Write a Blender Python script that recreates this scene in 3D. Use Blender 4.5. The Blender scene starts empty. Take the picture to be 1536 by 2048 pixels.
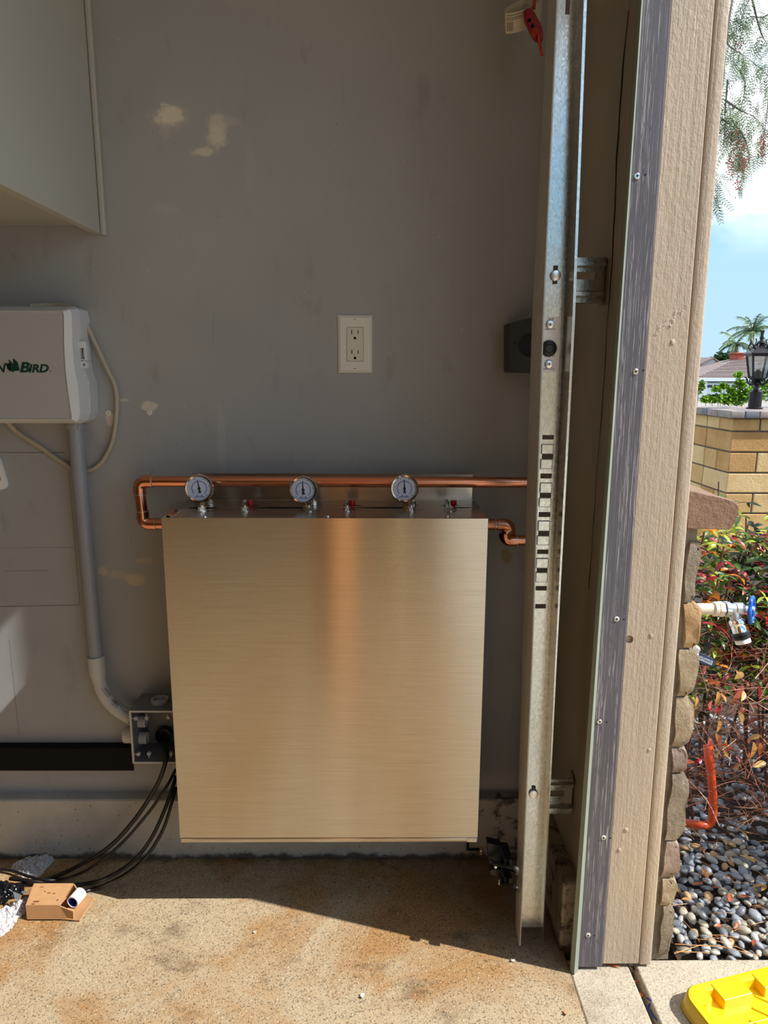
import bpy, bmesh, math, random
from mathutils import Vector, Matrix, noise
from math import sin, cos, pi, radians, tan, atan2, sqrt

SC = bpy.context.scene
COL = SC.collection
RND = random.Random(7)

# ------------------------------------------------------------------ camera
F = 1402.0                                   # focal length in pixels of the 1536 x 2048 frame
PITCH, YAW, ROLL = 0.1961, -0.00795, 0.00373
CAM = Vector((0.0, -1.47, 1.105))
_cp, _sp, _cy, _sy, _cr, _sr = cos(PITCH), sin(PITCH), cos(YAW), sin(YAW), cos(ROLL), sin(ROLL)
FW = Vector((-_sy * _cp, _cy * _cp, -_sp))
_rt = Vector((_cy, _sy, 0.0))
_up = _rt.cross(FW)
RT = _cr * _rt + _sr * _up
UP = -_sr * _rt + _cr * _up
cam_data = bpy.data.cameras.new('camera')
cam_data.sensor_fit = 'VERTICAL'
cam_data.sensor_height = 36.0
cam_data.lens = 36.0 * F / 2048.0
cam_data.clip_start, cam_data.clip_end = 0.02, 500.0
cam = bpy.data.objects.new('camera', cam_data)
COL.objects.link(cam)
m = Matrix((RT, UP, -FW)).transposed().to_4x4()
m.translation = CAM
cam.matrix_world = m
SC.camera = cam

# ------------------------------------------------------------------ sky, sun, exposure
SC.view_settings.view_transform = 'Standard'
SC.view_settings.look = 'None'
SC.view_settings.gamma = 1.0
SC.view_settings.use_curve_mapping = False
SC.view_settings.exposure = 0.2
SC.cycles.use_denoising = True
SC.cycles.max_bounces = 10
SC.cycles.diffuse_bounces = 6
SC.cycles.sample_clamp_indirect = 6.0
SC.cycles.caustics_reflective = False

SUN_DIR = Vector((-0.92, 0.278, -1.0)).normalized()
SUN_STRENGTH = 5.8
SKY_STRENGTH = 1.65
sun_data = bpy.data.lights.new('sun', 'SUN')
sun_data.energy = SUN_STRENGTH
sun_data.angle = radians(0.55)
sun_data.color = (1.0, 0.965, 0.91)
sun = bpy.data.objects.new('sun', sun_data)
sun.rotation_euler = SUN_DIR.to_track_quat('-Z', 'Y').to_euler()
sun.location = (6, -3, 8)
COL.objects.link(sun)

world = bpy.data.worlds.new('sky')
SC.world = world
world.use_nodes = True
wt = world.node_tree
for n in list(wt.nodes):
    wt.nodes.remove(n)


def wn(t, **k):
    n = wt.nodes.new(t)
    for a, b in k.items():
        setattr(n, a, b)
    return n


w_out = wn('ShaderNodeOutputWorld')
w_bg = wn('ShaderNodeBackground')
w_tc = wn('ShaderNodeTexCoord')
w_sep = wn('ShaderNodeSeparateXYZ')
wt.links.new(w_tc.outputs['Generated'], w_sep.inputs[0])
w_ramp = wn('ShaderNodeValToRGB')
e = w_ramp.color_ramp.elements
e[0].position, e[0].color = 0.0, (0.31, 0.44, 0.53, 1)
e[1].position, e[1].color = 1.0, (0.07, 0.17, 0.40, 1)
for p_, c_ in ((0.12, (0.28, 0.44, 0.54, 1)), (0.27, (0.15, 0.34, 0.53, 1)), (0.5, (0.11, 0.28, 0.51, 1))):
    q_ = e.new(p_)
    q_.color = c_
wt.links.new(w_sep.outputs['Z'], w_ramp.inputs[0])
w_map = wn('ShaderNodeMapping')
w_map.inputs['Scale'].default_value = (1.0, 1.0, 2.2)
w_map.inputs['Location'].default_value = (3.4, 0.0, 0.17)
wt.links.new(w_tc.outputs['Generated'], w_map.inputs[0])
w_noise = wn('ShaderNodeTexNoise')
w_noise.inputs['Scale'].default_value = 2.6
w_noise.inputs['Detail'].default_value = 7.0
w_noise.inputs['Roughness'].default_value = 0.55
wt.links.new(w_map.outputs[0], w_noise.inputs['Vector'])
w_mr = wn('ShaderNodeMapRange', interpolation_type='SMOOTHSTEP')
w_mr.inputs['From Min'].default_value = 0.44
w_mr.inputs['From Max'].default_value = 0.62
wt.links.new(w_noise.outputs['Fac'], w_mr.inputs['Value'])
w_hz = wn('ShaderNodeMapRange', interpolation_type='SMOOTHSTEP')
w_hz.inputs['From Min'].default_value = 0.12
w_hz.inputs['From Max'].default_value = 0.26
wt.links.new(w_sep.outputs['Z'], w_hz.inputs['Value'])
w_mul = wn('ShaderNodeMath', operation='MULTIPLY')
wt.links.new(w_mr.outputs[0], w_mul.inputs[0])
wt.links.new(w_hz.outputs[0], w_mul.inputs[1])
w_mix = wn('ShaderNodeMix', data_type='RGBA')
wt.links.new(w_mul.outputs[0], w_mix.inputs['Factor'])
wt.links.new(w_ramp.outputs[0], w_mix.inputs['A'])
w_mix.inputs['B'].default_value = (1.15, 1.17, 1.20, 1)
wt.links.new(w_mix.outputs['Result'], w_bg.inputs['Color'])
w_bg.inputs['Strength'].default_value = SKY_STRENGTH
wt.links.new(w_bg.outputs[0], w_out.inputs[0])


# ------------------------------------------------------------------ picking points on known planes
def ray(px, py):
    return RT * ((px - 768) / F) - UP * ((py - 1024) / F) + FW


def oy(px, py, y=0.0):
    d = ray(px, py)
    return CAM + d * ((y - CAM.y) / d.y)


def ox(px, py, x):
    d = ray(px, py)
    return CAM + d * ((x - CAM.x) / d.x)


def oz(px, py, z=0.0):
    d = ray(px, py)
    return CAM + d * ((z - CAM.z) / d.z)


# ------------------------------------------------------------------ materials
def srgb(r, g, b):
    def f(c):
        c /= 255.0
        return c / 12.92 if c <= 0.04045 else ((c + 0.055) / 1.055) ** 2.4
    return (f(r), f(g), f(b), 1.0)


class NT:
    """small helper around a material's node tree"""
    def __init__(self, name):
        self.mat = bpy.data.materials.new(name)
        self.mat.use_nodes = True
        self.t = self.mat.node_tree
        self.b = self.t.nodes['Principled BSDF']
        self.out = self.t.nodes['Material Output']
        self._pos = None

    def n(self, t, **k):
        x = self.t.nodes.new(t)
        for a, b in k.items():
            setattr(x, a, b)
        return x

    def l(self, a, b):
        self.t.links.new(a, b)

    def val(self, sock, v):
        if hasattr(v, 'is_output'):
            self.l(v, sock)
        else:
            sock.default_value = v

    def coord(self, kind='Object'):
        return self.n('ShaderNodeTexCoord').outputs[kind]

    def pos(self):
        if self._pos is None:
            self._pos = self.n('ShaderNodeNewGeometry').outputs['Position']
        return self._pos

    def scaled(self, vec, s):
        mp = self.n('ShaderNodeMapping')
        mp.inputs['Scale'].default_value = s
        self.l(vec, mp.inputs[0])
        return mp.outputs[0]

    def noise(self, vec, scale, detail=4, rough=0.55, dist=0.0):
        x = self.n('ShaderNodeTexNoise')
        self.l(vec, x.inputs['Vector'])
        x.inputs['Scale'].default_value = scale
        x.inputs['Detail'].default_value = detail
        x.inputs['Roughness'].default_value = rough
        x.inputs['Distortion'].default_value = dist
        return x.outputs['Fac']

    def voro(self, vec, scale, out='Distance', feature='F1'):
        x = self.n('ShaderNodeTexVoronoi', feature=feature)
        self.l(vec, x.inputs['Vector'])
        x.inputs['Scale'].default_value = scale
        return x.outputs[out]

    def ramp(self, fac, stops):
        x = self.n('ShaderNodeValToRGB')
        el = x.color_ramp.elements
        el[0].position, el[0].color = stops[0]
        el[1].position, el[1].color = stops[-1]
        for p, c in stops[1:-1]:
            q = el.new(p)
            q.color = c
        self.l(fac, x.inputs[0])
        return x.outputs[0]

    def rng(self, fac, a, b, c=0.0, d=1.0, smooth=True):
        x = self.n('ShaderNodeMapRange')
        if smooth:
            x.interpolation_type = 'SMOOTHSTEP'
        for s, v in zip(('From Min', 'From Max', 'To Min', 'To Max'), (a, b, c, d)):
            x.inputs[s].default_value = v
        self.l(fac, x.inputs['Value'])
        return x.outputs[0]

    def math(self, op, a, b=0.0, clamp=False):
        x = self.n('ShaderNodeMath', operation=op, use_clamp=clamp)
        self.val(x.inputs[0], a)
        self.val(x.inputs[1], b)
        return x.outputs[0]

    def mix(self, fac, a, b, blend='MIX'):
        x = self.n('ShaderNodeMix', data_type='RGBA', blend_type=blend)
        self.val(x.inputs['Factor'], fac)
        self.val(x.inputs['A'], a)
        self.val(x.inputs['B'], b)
        return x.outputs['Result']

    def bump(self, h, strength=0.3, dist=0.002, prev=None):
        x = self.n('ShaderNodeBump')
        x.inputs['Strength'].default_value = strength
        x.inputs['Distance'].default_value = dist
        self.l(h, x.inputs['Height'])
        if prev is not None:
            self.l(prev, x.inputs['Normal'])
        self.l(x.outputs[0], self.b.inputs['Normal'])
        return x.outputs[0]

    def col(self, c):
        self.val(self.b.inputs['Base Color'], c)

    def set(self, **k):
        for a, v in k.items():
            self.val(self.b.inputs[a.replace('_', ' ')], v)


def shade(c, k):
    return (min(1, c[0] * k), min(1, c[1] * k), min(1, c[2] * k), 1.0)


def M(name, c, rough=0.5, metal=0.0, var=0.12, vs=30.0, stretch=(1, 1, 1), bump=0.0, bs=200.0, bd=0.001, spec=0.5, **kw):
    t = NT(name)
    v = t.scaled(t.coord(), stretch)
    nz = t.noise(v, vs, 5)
    t.col(t.ramp(nz, [(0.25, shade(c, 1 - var)), (0.75, shade(c, 1 + var))]))
    t.set(Roughness=rough, Metallic=metal)
    t.b.inputs['Specular IOR Level'].default_value = spec
    if bump:
        t.bump(t.noise(v, bs, 4), bump, bd)
    if kw:
        t.set(**kw)
    return t.mat


def make_wall():
    """satin putty-grey paint: broad tone drift, smudges, spackle patches, pencil lines"""
    t = NT('putty wall paint')
    p = t.pos()
    big = t.noise(p, 1.6, 4, 0.6)
    c = t.ramp(big, [(0.3, srgb(152, 155, 159)), (0.7, srgb(167, 170, 173))])
    sm = t.noise(t.scaled(p, (3, 3, 1.3)), 6.0, 6, 0.65)
    c = t.mix(t.rng(sm, 0.56, 0.72, 0, 0.22), c, srgb(98, 93, 88))
    specks = t.voro(p, 26.0)
    c = t.mix(t.rng(specks, 0.045, 0.02, 0, 0.55), c, srgb(70, 66, 62))
    specks2 = t.voro(t.scaled(p, (1.13, 1, 0.91)), 21.0)
    c = t.mix(t.rng(specks2, 0.05, 0.02, 0, 0.6), c, srgb(205, 200, 190))
    warp = t.noise(p, 38.0, 5, 0.7)
    warp = t.math('MULTIPLY', t.math('SUBTRACT', warp, 0.5), 2.1)
    sep = t.n('ShaderNodeSeparateXYZ')
    t.l(p, sep.inputs[0])
    X, Z = sep.outputs['X'], sep.outputs['Z']

    def blob(px, py, rx, rz, amt, colr, inner=0.55, soft=1.15):
        nonlocal c
        o = oy(px, py)
        dx = t.math('MULTIPLY', t.math('SUBTRACT', X, o.x), 1 / rx)
        dz = t.math('MULTIPLY', t.math('SUBTRACT', Z, o.z), 1 / rz)
        d = t.math('SQRT', t.math('ADD', t.math('MULTIPLY', dx, dx), t.math('MULTIPLY', dz, dz)))
        d = t.math('ADD', d, warp)
        c = t.mix(t.rng(d, inner, soft, amt, 0), c, colr)
    sp = srgb(216, 211, 196)
    lt = srgb(190, 188, 182)
    cream = srgb(196, 184, 160)
    blob(342, 236, 0.046, 0.026, 0.35, lt)
    blob(338, 232, 0.027, 0.021, 0.95, sp)
    blob(432, 262, 0.024, 0.034, 0.75, sp, 0.4, 1.1)
    blob(330, 262, 0.014, 0.02, 0.3, lt)
    blob(408, 304, 0.026, 0.009, 0.7, sp)
    blob(450, 244, 0.028, 0.012, 0.5, lt)
    blob(330, 420, 0.03, 0.012, 0.25, lt)
    blob(443, 880, 0.008, 0.07, 0.35, lt, 0.6, 1.4)
    blob(300, 812, 0.018, 0.012, 0.8, sp)
    blob(220, 838, 0.008, 0.018, 0.7, sp)
    blob(245, 800, 0.014, 0.004, 0.6, sp)
    blob(272, 1158, 0.025, 0.014, 0.9, cream)
    blob(290, 1122, 0.022, 0.008, 0.5, cream)
    blob(205, 1143, 0.012, 0.010, 0.9, cream)
    blob(232, 1150, 0.02, 0.012, 0.4, cream)
    blob(1014, 1112, 0.014, 0.022, 0.95, srgb(150, 138, 104), 0.7, 0.85)
    blob(500, 340, 0.012, 0.05, 0.2, lt)

    def line(px0, py0, px1, py1, w, amt, colr):
        nonlocal c
        a, b = oy(px0, py0), oy(px1, py1)
        L = sqrt((b.x - a.x) ** 2 + (b.z - a.z) ** 2)
        ux, uz = (b.x - a.x) / L, (b.z - a.z) / L
        dx, dz = t.math('SUBTRACT', X, a.x), t.math('SUBTRACT', Z, a.z)
        s = t.math('ADD', t.math('MULTIPLY', dx, ux), t.math('MULTIPLY', dz, uz))
        r = t.math('ABSOLUTE', t.math('SUBTRACT', t.math('MULTIPLY', dx, uz), t.math('MULTIPLY', dz, ux)))
        msk = t.rng(r, w * 0.5, w, 1, 0)
        msk = t.math('MULTIPLY', msk, t.rng(s, -0.002, 0.002))
        msk = t.math('MULTIPLY', msk, t.rng(s, L - 0.002, L + 0.002, 1, 0))
        c = t.mix(t.math('MULTIPLY', msk, amt), c, colr)
    pc = srgb(62, 58, 54)
    line(0, 1213, 158, 1210, 0.0013, 0.7, pc)
    line(0, 905, 130, 905, 0.0012, 0.7, pc)
    line(0, 1096, 148, 1095, 0.0009, 0.5, pc)
    line(10, 1142, 95, 1141, 0.0009, 0.5, pc)
    line(138, 945, 160, 1210, 0.0010, 0.55, pc)
    line(18, 1280, 38, 1470, 0.0009, 0.5, pc)
    line(428, 625, 425, 690, 0.0008, 0.25, pc)
    t.col(c)
    t.set(Roughness=0.5)
    h = t.noise(p, 140.0, 4, 0.6)
    b1 = t.bump(h, 0.12, 0.001)
    t.bump(t.noise(p, 9.0, 4, 0.6), 0.25, 0.004, b1)
    return t.mat


def make_floor(name, warm=True):
    t = NT(name)
    p = t.pos()
    agg = t.voro(p, 430.0, 'Color')
    sepc = t.n('ShaderNodeSeparateColor')
    t.l(agg, sepc.inputs[0])
    a, b = (srgb(112, 96, 76), srgb(186, 166, 134)) if warm else (srgb(152, 141, 122), srgb(196, 184, 163))
    c = t.ramp(sepc.outputs[0], [(0.0, a), (0.22, shade(b, 0.80)), (0.6, shade(b, 0.9)), (1.0, b)])
    if warm:
        st = t.noise(p, 3.2, 6, 0.62, 0.6)
        c = t.mix(t.rng(st, 0.40, 0.60, 0, 0.85), c, srgb(232, 190, 136), 'MULTIPLY')
        st2 = t.noise(t.scaled(p, (1.3, 2, 1)), 5.0, 6, 0.7)
        c = t.mix(t.rng(st2, 0.52, 0.70, 0, 0.6), c, srgb(120, 104, 86), 'MULTIPLY')
        c = t.mix(t.rng(t.voro(p, 75.0), 0.075, 0.04, 0, 0.8), c, srgb(84, 70, 54))
        c = t.mix(t.rng(t.voro(t.scaled(p, (1.1, .9, 1)), 110.0), 0.16, 0.06, 0, 0.75), c, srgb(232, 222, 200))
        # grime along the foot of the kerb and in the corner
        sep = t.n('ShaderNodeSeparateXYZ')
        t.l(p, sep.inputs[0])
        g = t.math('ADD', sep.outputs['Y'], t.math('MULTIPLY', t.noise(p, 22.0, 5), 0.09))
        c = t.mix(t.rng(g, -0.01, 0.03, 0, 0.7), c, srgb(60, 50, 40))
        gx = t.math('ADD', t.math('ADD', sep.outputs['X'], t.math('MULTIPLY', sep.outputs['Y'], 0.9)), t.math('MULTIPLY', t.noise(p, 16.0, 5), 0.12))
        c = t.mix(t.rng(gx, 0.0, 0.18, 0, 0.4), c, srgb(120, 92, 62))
    else:
        st = t.noise(p, 6.0, 6, 0.65)
        c = t.mix(t.rng(st, 0.5, 0.72, 0, 0.5), c, srgb(176, 150, 116), 'MULTIPLY')
        c = t.mix(t.rng(t.voro(p, 80.0), 0.07, 0.03, 0, 0.6), c, srgb(110, 98, 84))
    t.col(c)
    t.set(Roughness=0.75)
    b1 = t.bump(t.noise(p, 420.0, 3, 0.7), 0.55, 0.0016)
    t.bump(t.voro(p, 430.0), 0.35, 0.0010, b1)
    return t.mat


def make_kerb():
    t = NT('grey painted concrete')
    p = t.pos()
    c = t.ramp(t.noise(p, 7.0, 6, 0.65), [(0.3, srgb(166, 165, 161)), (0.7, srgb(194, 192, 187))])
    c = t.mix(t.rng(t.voro(p, 60.0), 0.16, 0.05, 0, 0.75), c, srgb(66, 60, 55))
    c = t.mix(t.rng(t.voro(t.scaled(p, (.9, 1, 1.2)), 33.0), 0.06, 0.03, 0, 0.8), c, srgb(205, 200, 192))
    sep = t.n('ShaderNodeSeparateXYZ')
    t.l(p, sep.inputs[0])
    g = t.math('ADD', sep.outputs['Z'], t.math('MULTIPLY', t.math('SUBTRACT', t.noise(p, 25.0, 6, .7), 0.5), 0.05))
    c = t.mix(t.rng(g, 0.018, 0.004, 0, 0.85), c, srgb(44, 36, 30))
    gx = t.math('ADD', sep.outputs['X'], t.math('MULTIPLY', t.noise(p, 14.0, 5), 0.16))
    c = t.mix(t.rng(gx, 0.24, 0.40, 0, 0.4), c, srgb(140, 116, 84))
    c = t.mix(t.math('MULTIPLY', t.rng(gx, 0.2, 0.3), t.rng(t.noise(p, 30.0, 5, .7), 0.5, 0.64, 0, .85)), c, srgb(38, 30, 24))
    t.col(c)
    t.set(Roughness=0.45)
    b1 = t.bump(t.noise(t.scaled(p, (.6, 1, 1.6)), 60.0, 6, 0.7), 0.5, 0.004)
    t.bump(t.voro(p, 60.0), 0.35, 0.003, b1)
    return t.mat


def make_steel(name, base=(0.63, 0.58, 0.50, 1), rough=0.30, lines=(8, 1, 900), aniso=0.85):
    """brushed stainless, grain running along X; highlights draw out up and down"""
    t = NT(name)
    p = t.pos()
    n1 = t.noise(t.scaled(p, lines), 1.0, 4, 0.7)
    t.col(t.ramp(n1, [(0.3, shade(base, 0.87)), (0.7, shade(base, 1.10))]))
    sm = t.noise(t.scaled(p, (2, 2, 3)), 3.5, 6, 0.6, 1.0)
    t.set(Metallic=1.0, Roughness=t.math('ADD', t.rng(sm, 0.45, 0.75, rough, rough + 0.015), t.math('MULTIPLY', n1, 0.03)))
    t.b.inputs['Anisotropic'].default_value = aniso
    tg = t.n('ShaderNodeTangent', direction_type='UV_MAP')
    tg.uv_map = 'uv'
    t.l(tg.outputs[0], t.b.inputs['Tangent'])
    return t.mat


def make_galv(name='spangled galvanised steel', tint=(0.62, 0.66, 0.66, 1)):
    t = NT(name)
    p = t.pos()
    v = t.voro(t.scaled(p, (1, 1, .55)), 420.0, 'Color')
    s = t.n('ShaderNodeSeparateColor')
    t.l(v, s.inputs[0])
    t.col(t.ramp(s.outputs[0], [(0, shade(tint, 0.82)), (1, shade(tint, 1.08))]))
    t.set(Metallic=0.95, Roughness=t.rng(s.outputs[1], 0, 1, 0.17, 0.27))
    t.bump(t.noise(t.scaled(p, (1, 1, .4)), 500.0, 3), 0.14, 0.0005)
    return t.mat


def make_grain(name, c0, c1, rough, gx=260.0, gz=9.0, strength=0.7, dist=0.0016, thresh=(0.52, 0.62), line_col=None):
    """wood-grain relief running up the board"""
    t = NT(name)
    p = t.pos()
    v = t.scaled(p, (gx, gx, gz))
    g = t.noise(v, 1.0, 3, 0.5, 0.4)
    if line_col is not None:
        g = t.math('FRACT', t.math('MULTIPLY', g, 3.2))
        g = t.rng(t.math('ABSOLUTE', t.math('SUBTRACT', g, 0.5)), thresh[0], thresh[1], 1, 0)
        g = t.math('MULTIPLY', g, t.rng(t.noise(t.scaled(p, (300, 300, 40)), 1.0, 2), 0.3, 0.55, .25, 1))
    c = t.ramp(t.noise(t.scaled(p, (20, 20, 3)), 1.0, 5), [(0.3, c0), (0.7, c1)])
    if line_col is not None:
        c = t.mix(t.math('MULTIPLY', g, 0.85), c, line_col)
    t.col(c)
    t.set(Roughness=rough)
    b1 = t.bump(g, strength, dist)
    t.bump(t.noise(t.scaled(p, (1, 1, .6)), 170.0, 5, .65), 0.55 if line_col is None else 0.15, 0.0022, b1)
    return t.mat


def make_rock(name, a, b, dark=0.5, sc=18.0, spots=True):
    t = NT(name)
    p = t.pos()
    n = t.noise(p, sc, 7, 0.65)
    c = t.ramp(n, [(0.28, a), (0.72, b)])
    if spots:
        c = t.mix(t.rng(t.voro(p, 75.0), 0.13, 0.06, 0, dark), c, shade(a, 0.3))
    t.col(c)
    t.set(Roughness=0.85)
    b1 = t.bump(t.noise(p, 90.0, 6, 0.7), 0.9, 0.006)
    t.bump(t.voro(p, 75.0), 0.4, 0.003, b1)
    return t.mat


def make_film(name, tint, rough=0.12, opac=0.5):
    """thin clear or dark crumpled plastic film"""
    t = NT(name)
    p = t.pos()
    tr = t.n('ShaderNodeBsdfTransparent')
    tr.inputs[0].default_value = (0.93, 0.94, 0.96, 1)
    t.col(tint)
    t.set(Roughness=rough)
    t.b.inputs['Specular IOR Level'].default_value = 0.9
    mx = t.n('ShaderNodeMixShader')
    fr = t.n('ShaderNodeLayerWeight')
    fr.inputs[0].default_value = 0.35
    t.l(t.math('ADD', t.math('MULTIPLY', fr.outputs['Facing'], 0.6), opac, True), mx.inputs[0])
    t.l(tr.outputs[0], mx.inputs[1])
    t.l(t.b.outputs[0], mx.inputs[2])
    t.l(mx.outputs[0], t.out.inputs[0])
    b1 = t.bump(t.voro(p, 130.0), 1.0, 0.006)
    t.bump(t.noise(p, 260.0, 3), 0.8, 0.003, b1)
    return t.mat


def make_glass(name='clear lamp glass'):
    t = NT(name)
    t.col((0.95, 0.97, 0.98, 1))
    gl = t.n('ShaderNodeBsdfGlossy')
    gl.inputs['Roughness'].default_value = 0.02
    tr = t.n('ShaderNodeBsdfTransparent')
    tr.inputs[0].default_value = (0.93, 0.96, 0.97, 1)
    lw = t.n('ShaderNodeLayerWeight')
    lw.inputs[0].default_value = 0.25
    mx = t.n('ShaderNodeMixShader')
    t.l(t.math('ADD', t.math('MULTIPLY', lw.outputs['Fresnel'], 0.8), 0.05, True), mx.inputs[0])
    t.l(tr.outputs[0], mx.inputs[1])
    t.l(gl.outputs[0], mx.inputs[2])
    t.l(mx.outputs[0], t.out.inputs[0])
    return t.mat


def make_leaf(name, c, var=0.3):
    t = NT(name)
    p = t.pos()
    t.col(t.ramp(t.noise(p, 45.0, 3), [(0.3, shade(c, 1 - var)), (0.7, shade(c, 1 + var))]))
    t.set(Roughness=0.38)
    df = t.n('ShaderNodeBsdfTranslucent')
    df.inputs[0].default_value = shade(c, 1.2)
    mx = t.n('ShaderNodeMixShader')
    mx.inputs[0].default_value = 0.25
    t.l(t.b.outputs[0], mx.inputs[1])
    t.l(df.outputs[0], mx.inputs[2])
    t.l(mx.outputs[0], t.out.inputs[0])
    return t.mat


# ------------------------------------------------------------------ mesh building
def frame(d):
    d = d.normalized()
    a = Vector((0, 0, 1)) if abs(d.z) < 0.9 else Vector((1, 0, 0))
    u = d.cross(a).normalized()
    return u, d.cross(u).normalized()


def smooth_path(pts, k=6):
    """Catmull-Rom through the points"""
    pts = [Vector(p) for p in pts]
    if len(pts) < 3:
        return pts
    q = [pts[0] * 2 - pts[1]] + pts + [pts[-1] * 2 - pts[-2]]
    out = []
    for i in range(1, len(q) - 2):
        a, b, c, d = q[i - 1:i + 3]
        for j in range(k):
            t = j / k
            out.append(0.5 * ((2 * b) + (c - a) * t + (2 * a - 5 * b + 4 * c - d) * t * t + (3 * b - a - 3 * c + d) * t ** 3))
    out.append(pts[-1])
    return out


def mark_sharp(bm, ang):
    """hard edges by angle, and where a small bevel face meets a much larger flat one"""
    lim = radians(ang)
    for f in bm.faces:
        f.smooth = True
    for e_ in bm.edges:
        if len(e_.link_faces) != 2:
            continue
        a = e_.calc_face_angle(0.0)
        if a > lim:
            e_.smooth = False
        elif a > radians(4):
            p, q = e_.link_faces[0].calc_area(), e_.link_faces[1].calc_area()
            if max(p, q) > 12 * min(p, q):
                e_.smooth = False


class MB:
    def __init__(self):
        self.bm = bmesh.new()

    def box(self, x0, x1, y0, y1, z0, z1, bev=0.0, seg=2, mtx=None):
        c = Vector(((x0 + x1) / 2, (y0 + y1) / 2, (z0 + z1) / 2))
        s = Matrix.Diagonal((abs(x1 - x0), abs(y1 - y0), abs(z1 - z0), 1))
        r = bmesh.ops.create_cube(self.bm, size=1.0, matrix=Matrix.Translation(c) @ s)
        vs = r['verts']
        if bev:
            es = list({e_ for v in vs for e_ in v.link_edges})
            b = bmesh.ops.bevel(self.bm, geom=es, offset=bev, segments=seg, affect='EDGES', profile=0.5)
            vs = list({v for v in b['verts']} | {v for v in vs if v.is_valid})
        if mtx is not None:
            bmesh.ops.transform(self.bm, matrix=mtx, verts=vs)
        return vs

    def ring(self, c, u, v, r, n, ph=0.0):
        return [self.bm.verts.new(c + (u * cos(ph + 2 * pi * i / n) + v * sin(ph + 2 * pi * i / n)) * r) for i in range(n)]

    def loft(self, rings, cap0=True, cap1=True, closed=True):
        for a, b in zip(rings, rings[1:]):
            n = len(a)
            for i in range(n if closed else n - 1):
                j = (i + 1) % n
                try:
                    self.bm.faces.new((a[i], a[j], b[j], b[i]))
                except ValueError:
                    pass
        if cap0:
            self.bm.faces.new(list(reversed(rings[0])))
        if cap1:
            self.bm.faces.new(rings[-1])

    def cyl(self, p0, p1, r0, r1=None, n=16, ph=0.0, cap0=True, cap1=True):
        p0, p1 = Vector(p0), Vector(p1)
        r1 = r0 if r1 is None else r1
        u, v = frame(p1 - p0)
        self.loft([self.ring(p0, u, v, r0, n, ph), self.ring(p1, u, v, r1, n, ph)], cap0, cap1)

    def lathe(self, p, d, prof, n=24, cap0=True, cap1=True, ph=0.0):
        """prof: list of (radius, height along d)"""
        p, d = Vector(p), Vector(d).normalized()
        u, v = frame(d)
        self.loft([self.ring(p + d * h, u, v, max(r, 1e-5), n, ph) for r, h in prof], cap0, cap1)

    def tube(self, path, r, n=8, caps=True, flat=1.0, up=None):
        pts = [Vector(p) for p in path]
        rings = []
        u = None
        for i, p in enumerate(pts):
            d = (pts[min(i + 1, len(pts) - 1)] - pts[max(i - 1, 0)]).normalized()
            if u is None:
                u = up.copy() if up is not None else frame(d)[0]
            u = (u - d * u.dot(d)).normalized()
            v = d.cross(u)
            rr = r[i] if isinstance(r, (list, tuple)) else r
            rings.append([self.bm.verts.new(p + (u * cos(2 * pi * k / n) + v * flat * sin(2 * pi * k / n)) * rr) for k in range(n)])
        self.loft(rings, caps, caps)

    def poly(self, pts):
        return self.bm.faces.new([self.bm.verts.new(Vector(p)) for p in pts])

    def prism(self, pts, off):
        """polygon pushed along off"""
        off = Vector(off)
        a = [self.bm.verts.new(Vector(p)) for p in pts]
        b = [self.bm.verts.new(Vector(p) + off) for p in pts]
        self.loft([a, b])

    def ball(self, c, r, sub=2, mtx=None, rough=0.0, seed=0):
        ret = bmesh.ops.create_icosphere(self.bm, subdivisions=sub, radius=1.0)
        r = (r, r, r) if isinstance(r, (int, float)) else r
        c = Vector(c)
        for v in ret['verts']:
            k = 1.0
            if rough:
                k += rough * noise.noise(v.co * 1.7 + Vector((seed * 3.1, seed, 0)))
            p = Vector((v.co.x * r[0], v.co.y * r[1], v.co.z * r[2])) * k
            if mtx is not None:
                p = mtx @ p
            v.co = c + p
        return ret['verts']

    def grid(self, nu, nv, fn):
        g = [[self.bm.verts.new(fn(i / (nu - 1), j / (nv - 1))) for i in range(nu)] for j in range(nv)]
        for j in range(nv - 1):
            for i in range(nu - 1):
                self.bm.faces.new((g[j][i], g[j][i + 1], g[j + 1][i + 1], g[j + 1][i]))
        return g

    def strip(self, profiles):
        """open profiles (lists of points) joined level to level"""
        rows = [[self.bm.verts.new(Vector(p)) for p in pr] for pr in profiles]
        self.loft(rows, False, False, closed=False)

    def solid(self, th):
        bmesh.ops.recalc_face_normals(self.bm, faces=self.bm.faces[:])
        bmesh.ops.solidify(self.bm, geom=self.bm.faces[:], thickness=th)

    def add_mesh(self, me, mtx):
        n0 = len(self.bm.verts)
        self.bm.from_mesh(me)
        self.bm.verts.ensure_lookup_table()
        for v in self.bm.verts[n0:]:
            v.co = mtx @ v.co

    def build(self, name, mat, parent=None, ang=46, recalc=True, uv=None):
        bm = self.bm
        if recalc:
            bmesh.ops.recalc_face_normals(bm, faces=bm.faces[:])
        me = bpy.data.meshes.new(name)
        if parent is None:
            xs = [v.co for v in bm.verts]
            org = Vector(((min(v.x for v in xs) + max(v.x for v in xs)) / 2, (min(v.y for v in xs) + max(v.y for v in xs)) / 2, min(v.z for v in xs)))
        else:
            org = wloc(parent)
        if uv:
            lay = bm.loops.layers.uv.new('uv')
            for f in bm.faces:
                for lp in f.loops:
                    lp[lay].uv = uv(lp.vert.co)
        for v in bm.verts:
            v.co -= org
        mark_sharp(bm, ang)
        bm.to_mesh(me)
        bm.free()
        me.update()
        me.materials.append(mat)
        o = bpy.data.objects.new(name, me)
        COL.objects.link(o)
        if parent is None:
            o.location = org
        else:
            o.parent = parent
        return o


def wloc(o):
    p = Vector((0, 0, 0))
    while o is not None:
        p += o.location
        o = o.parent
    return p


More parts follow.
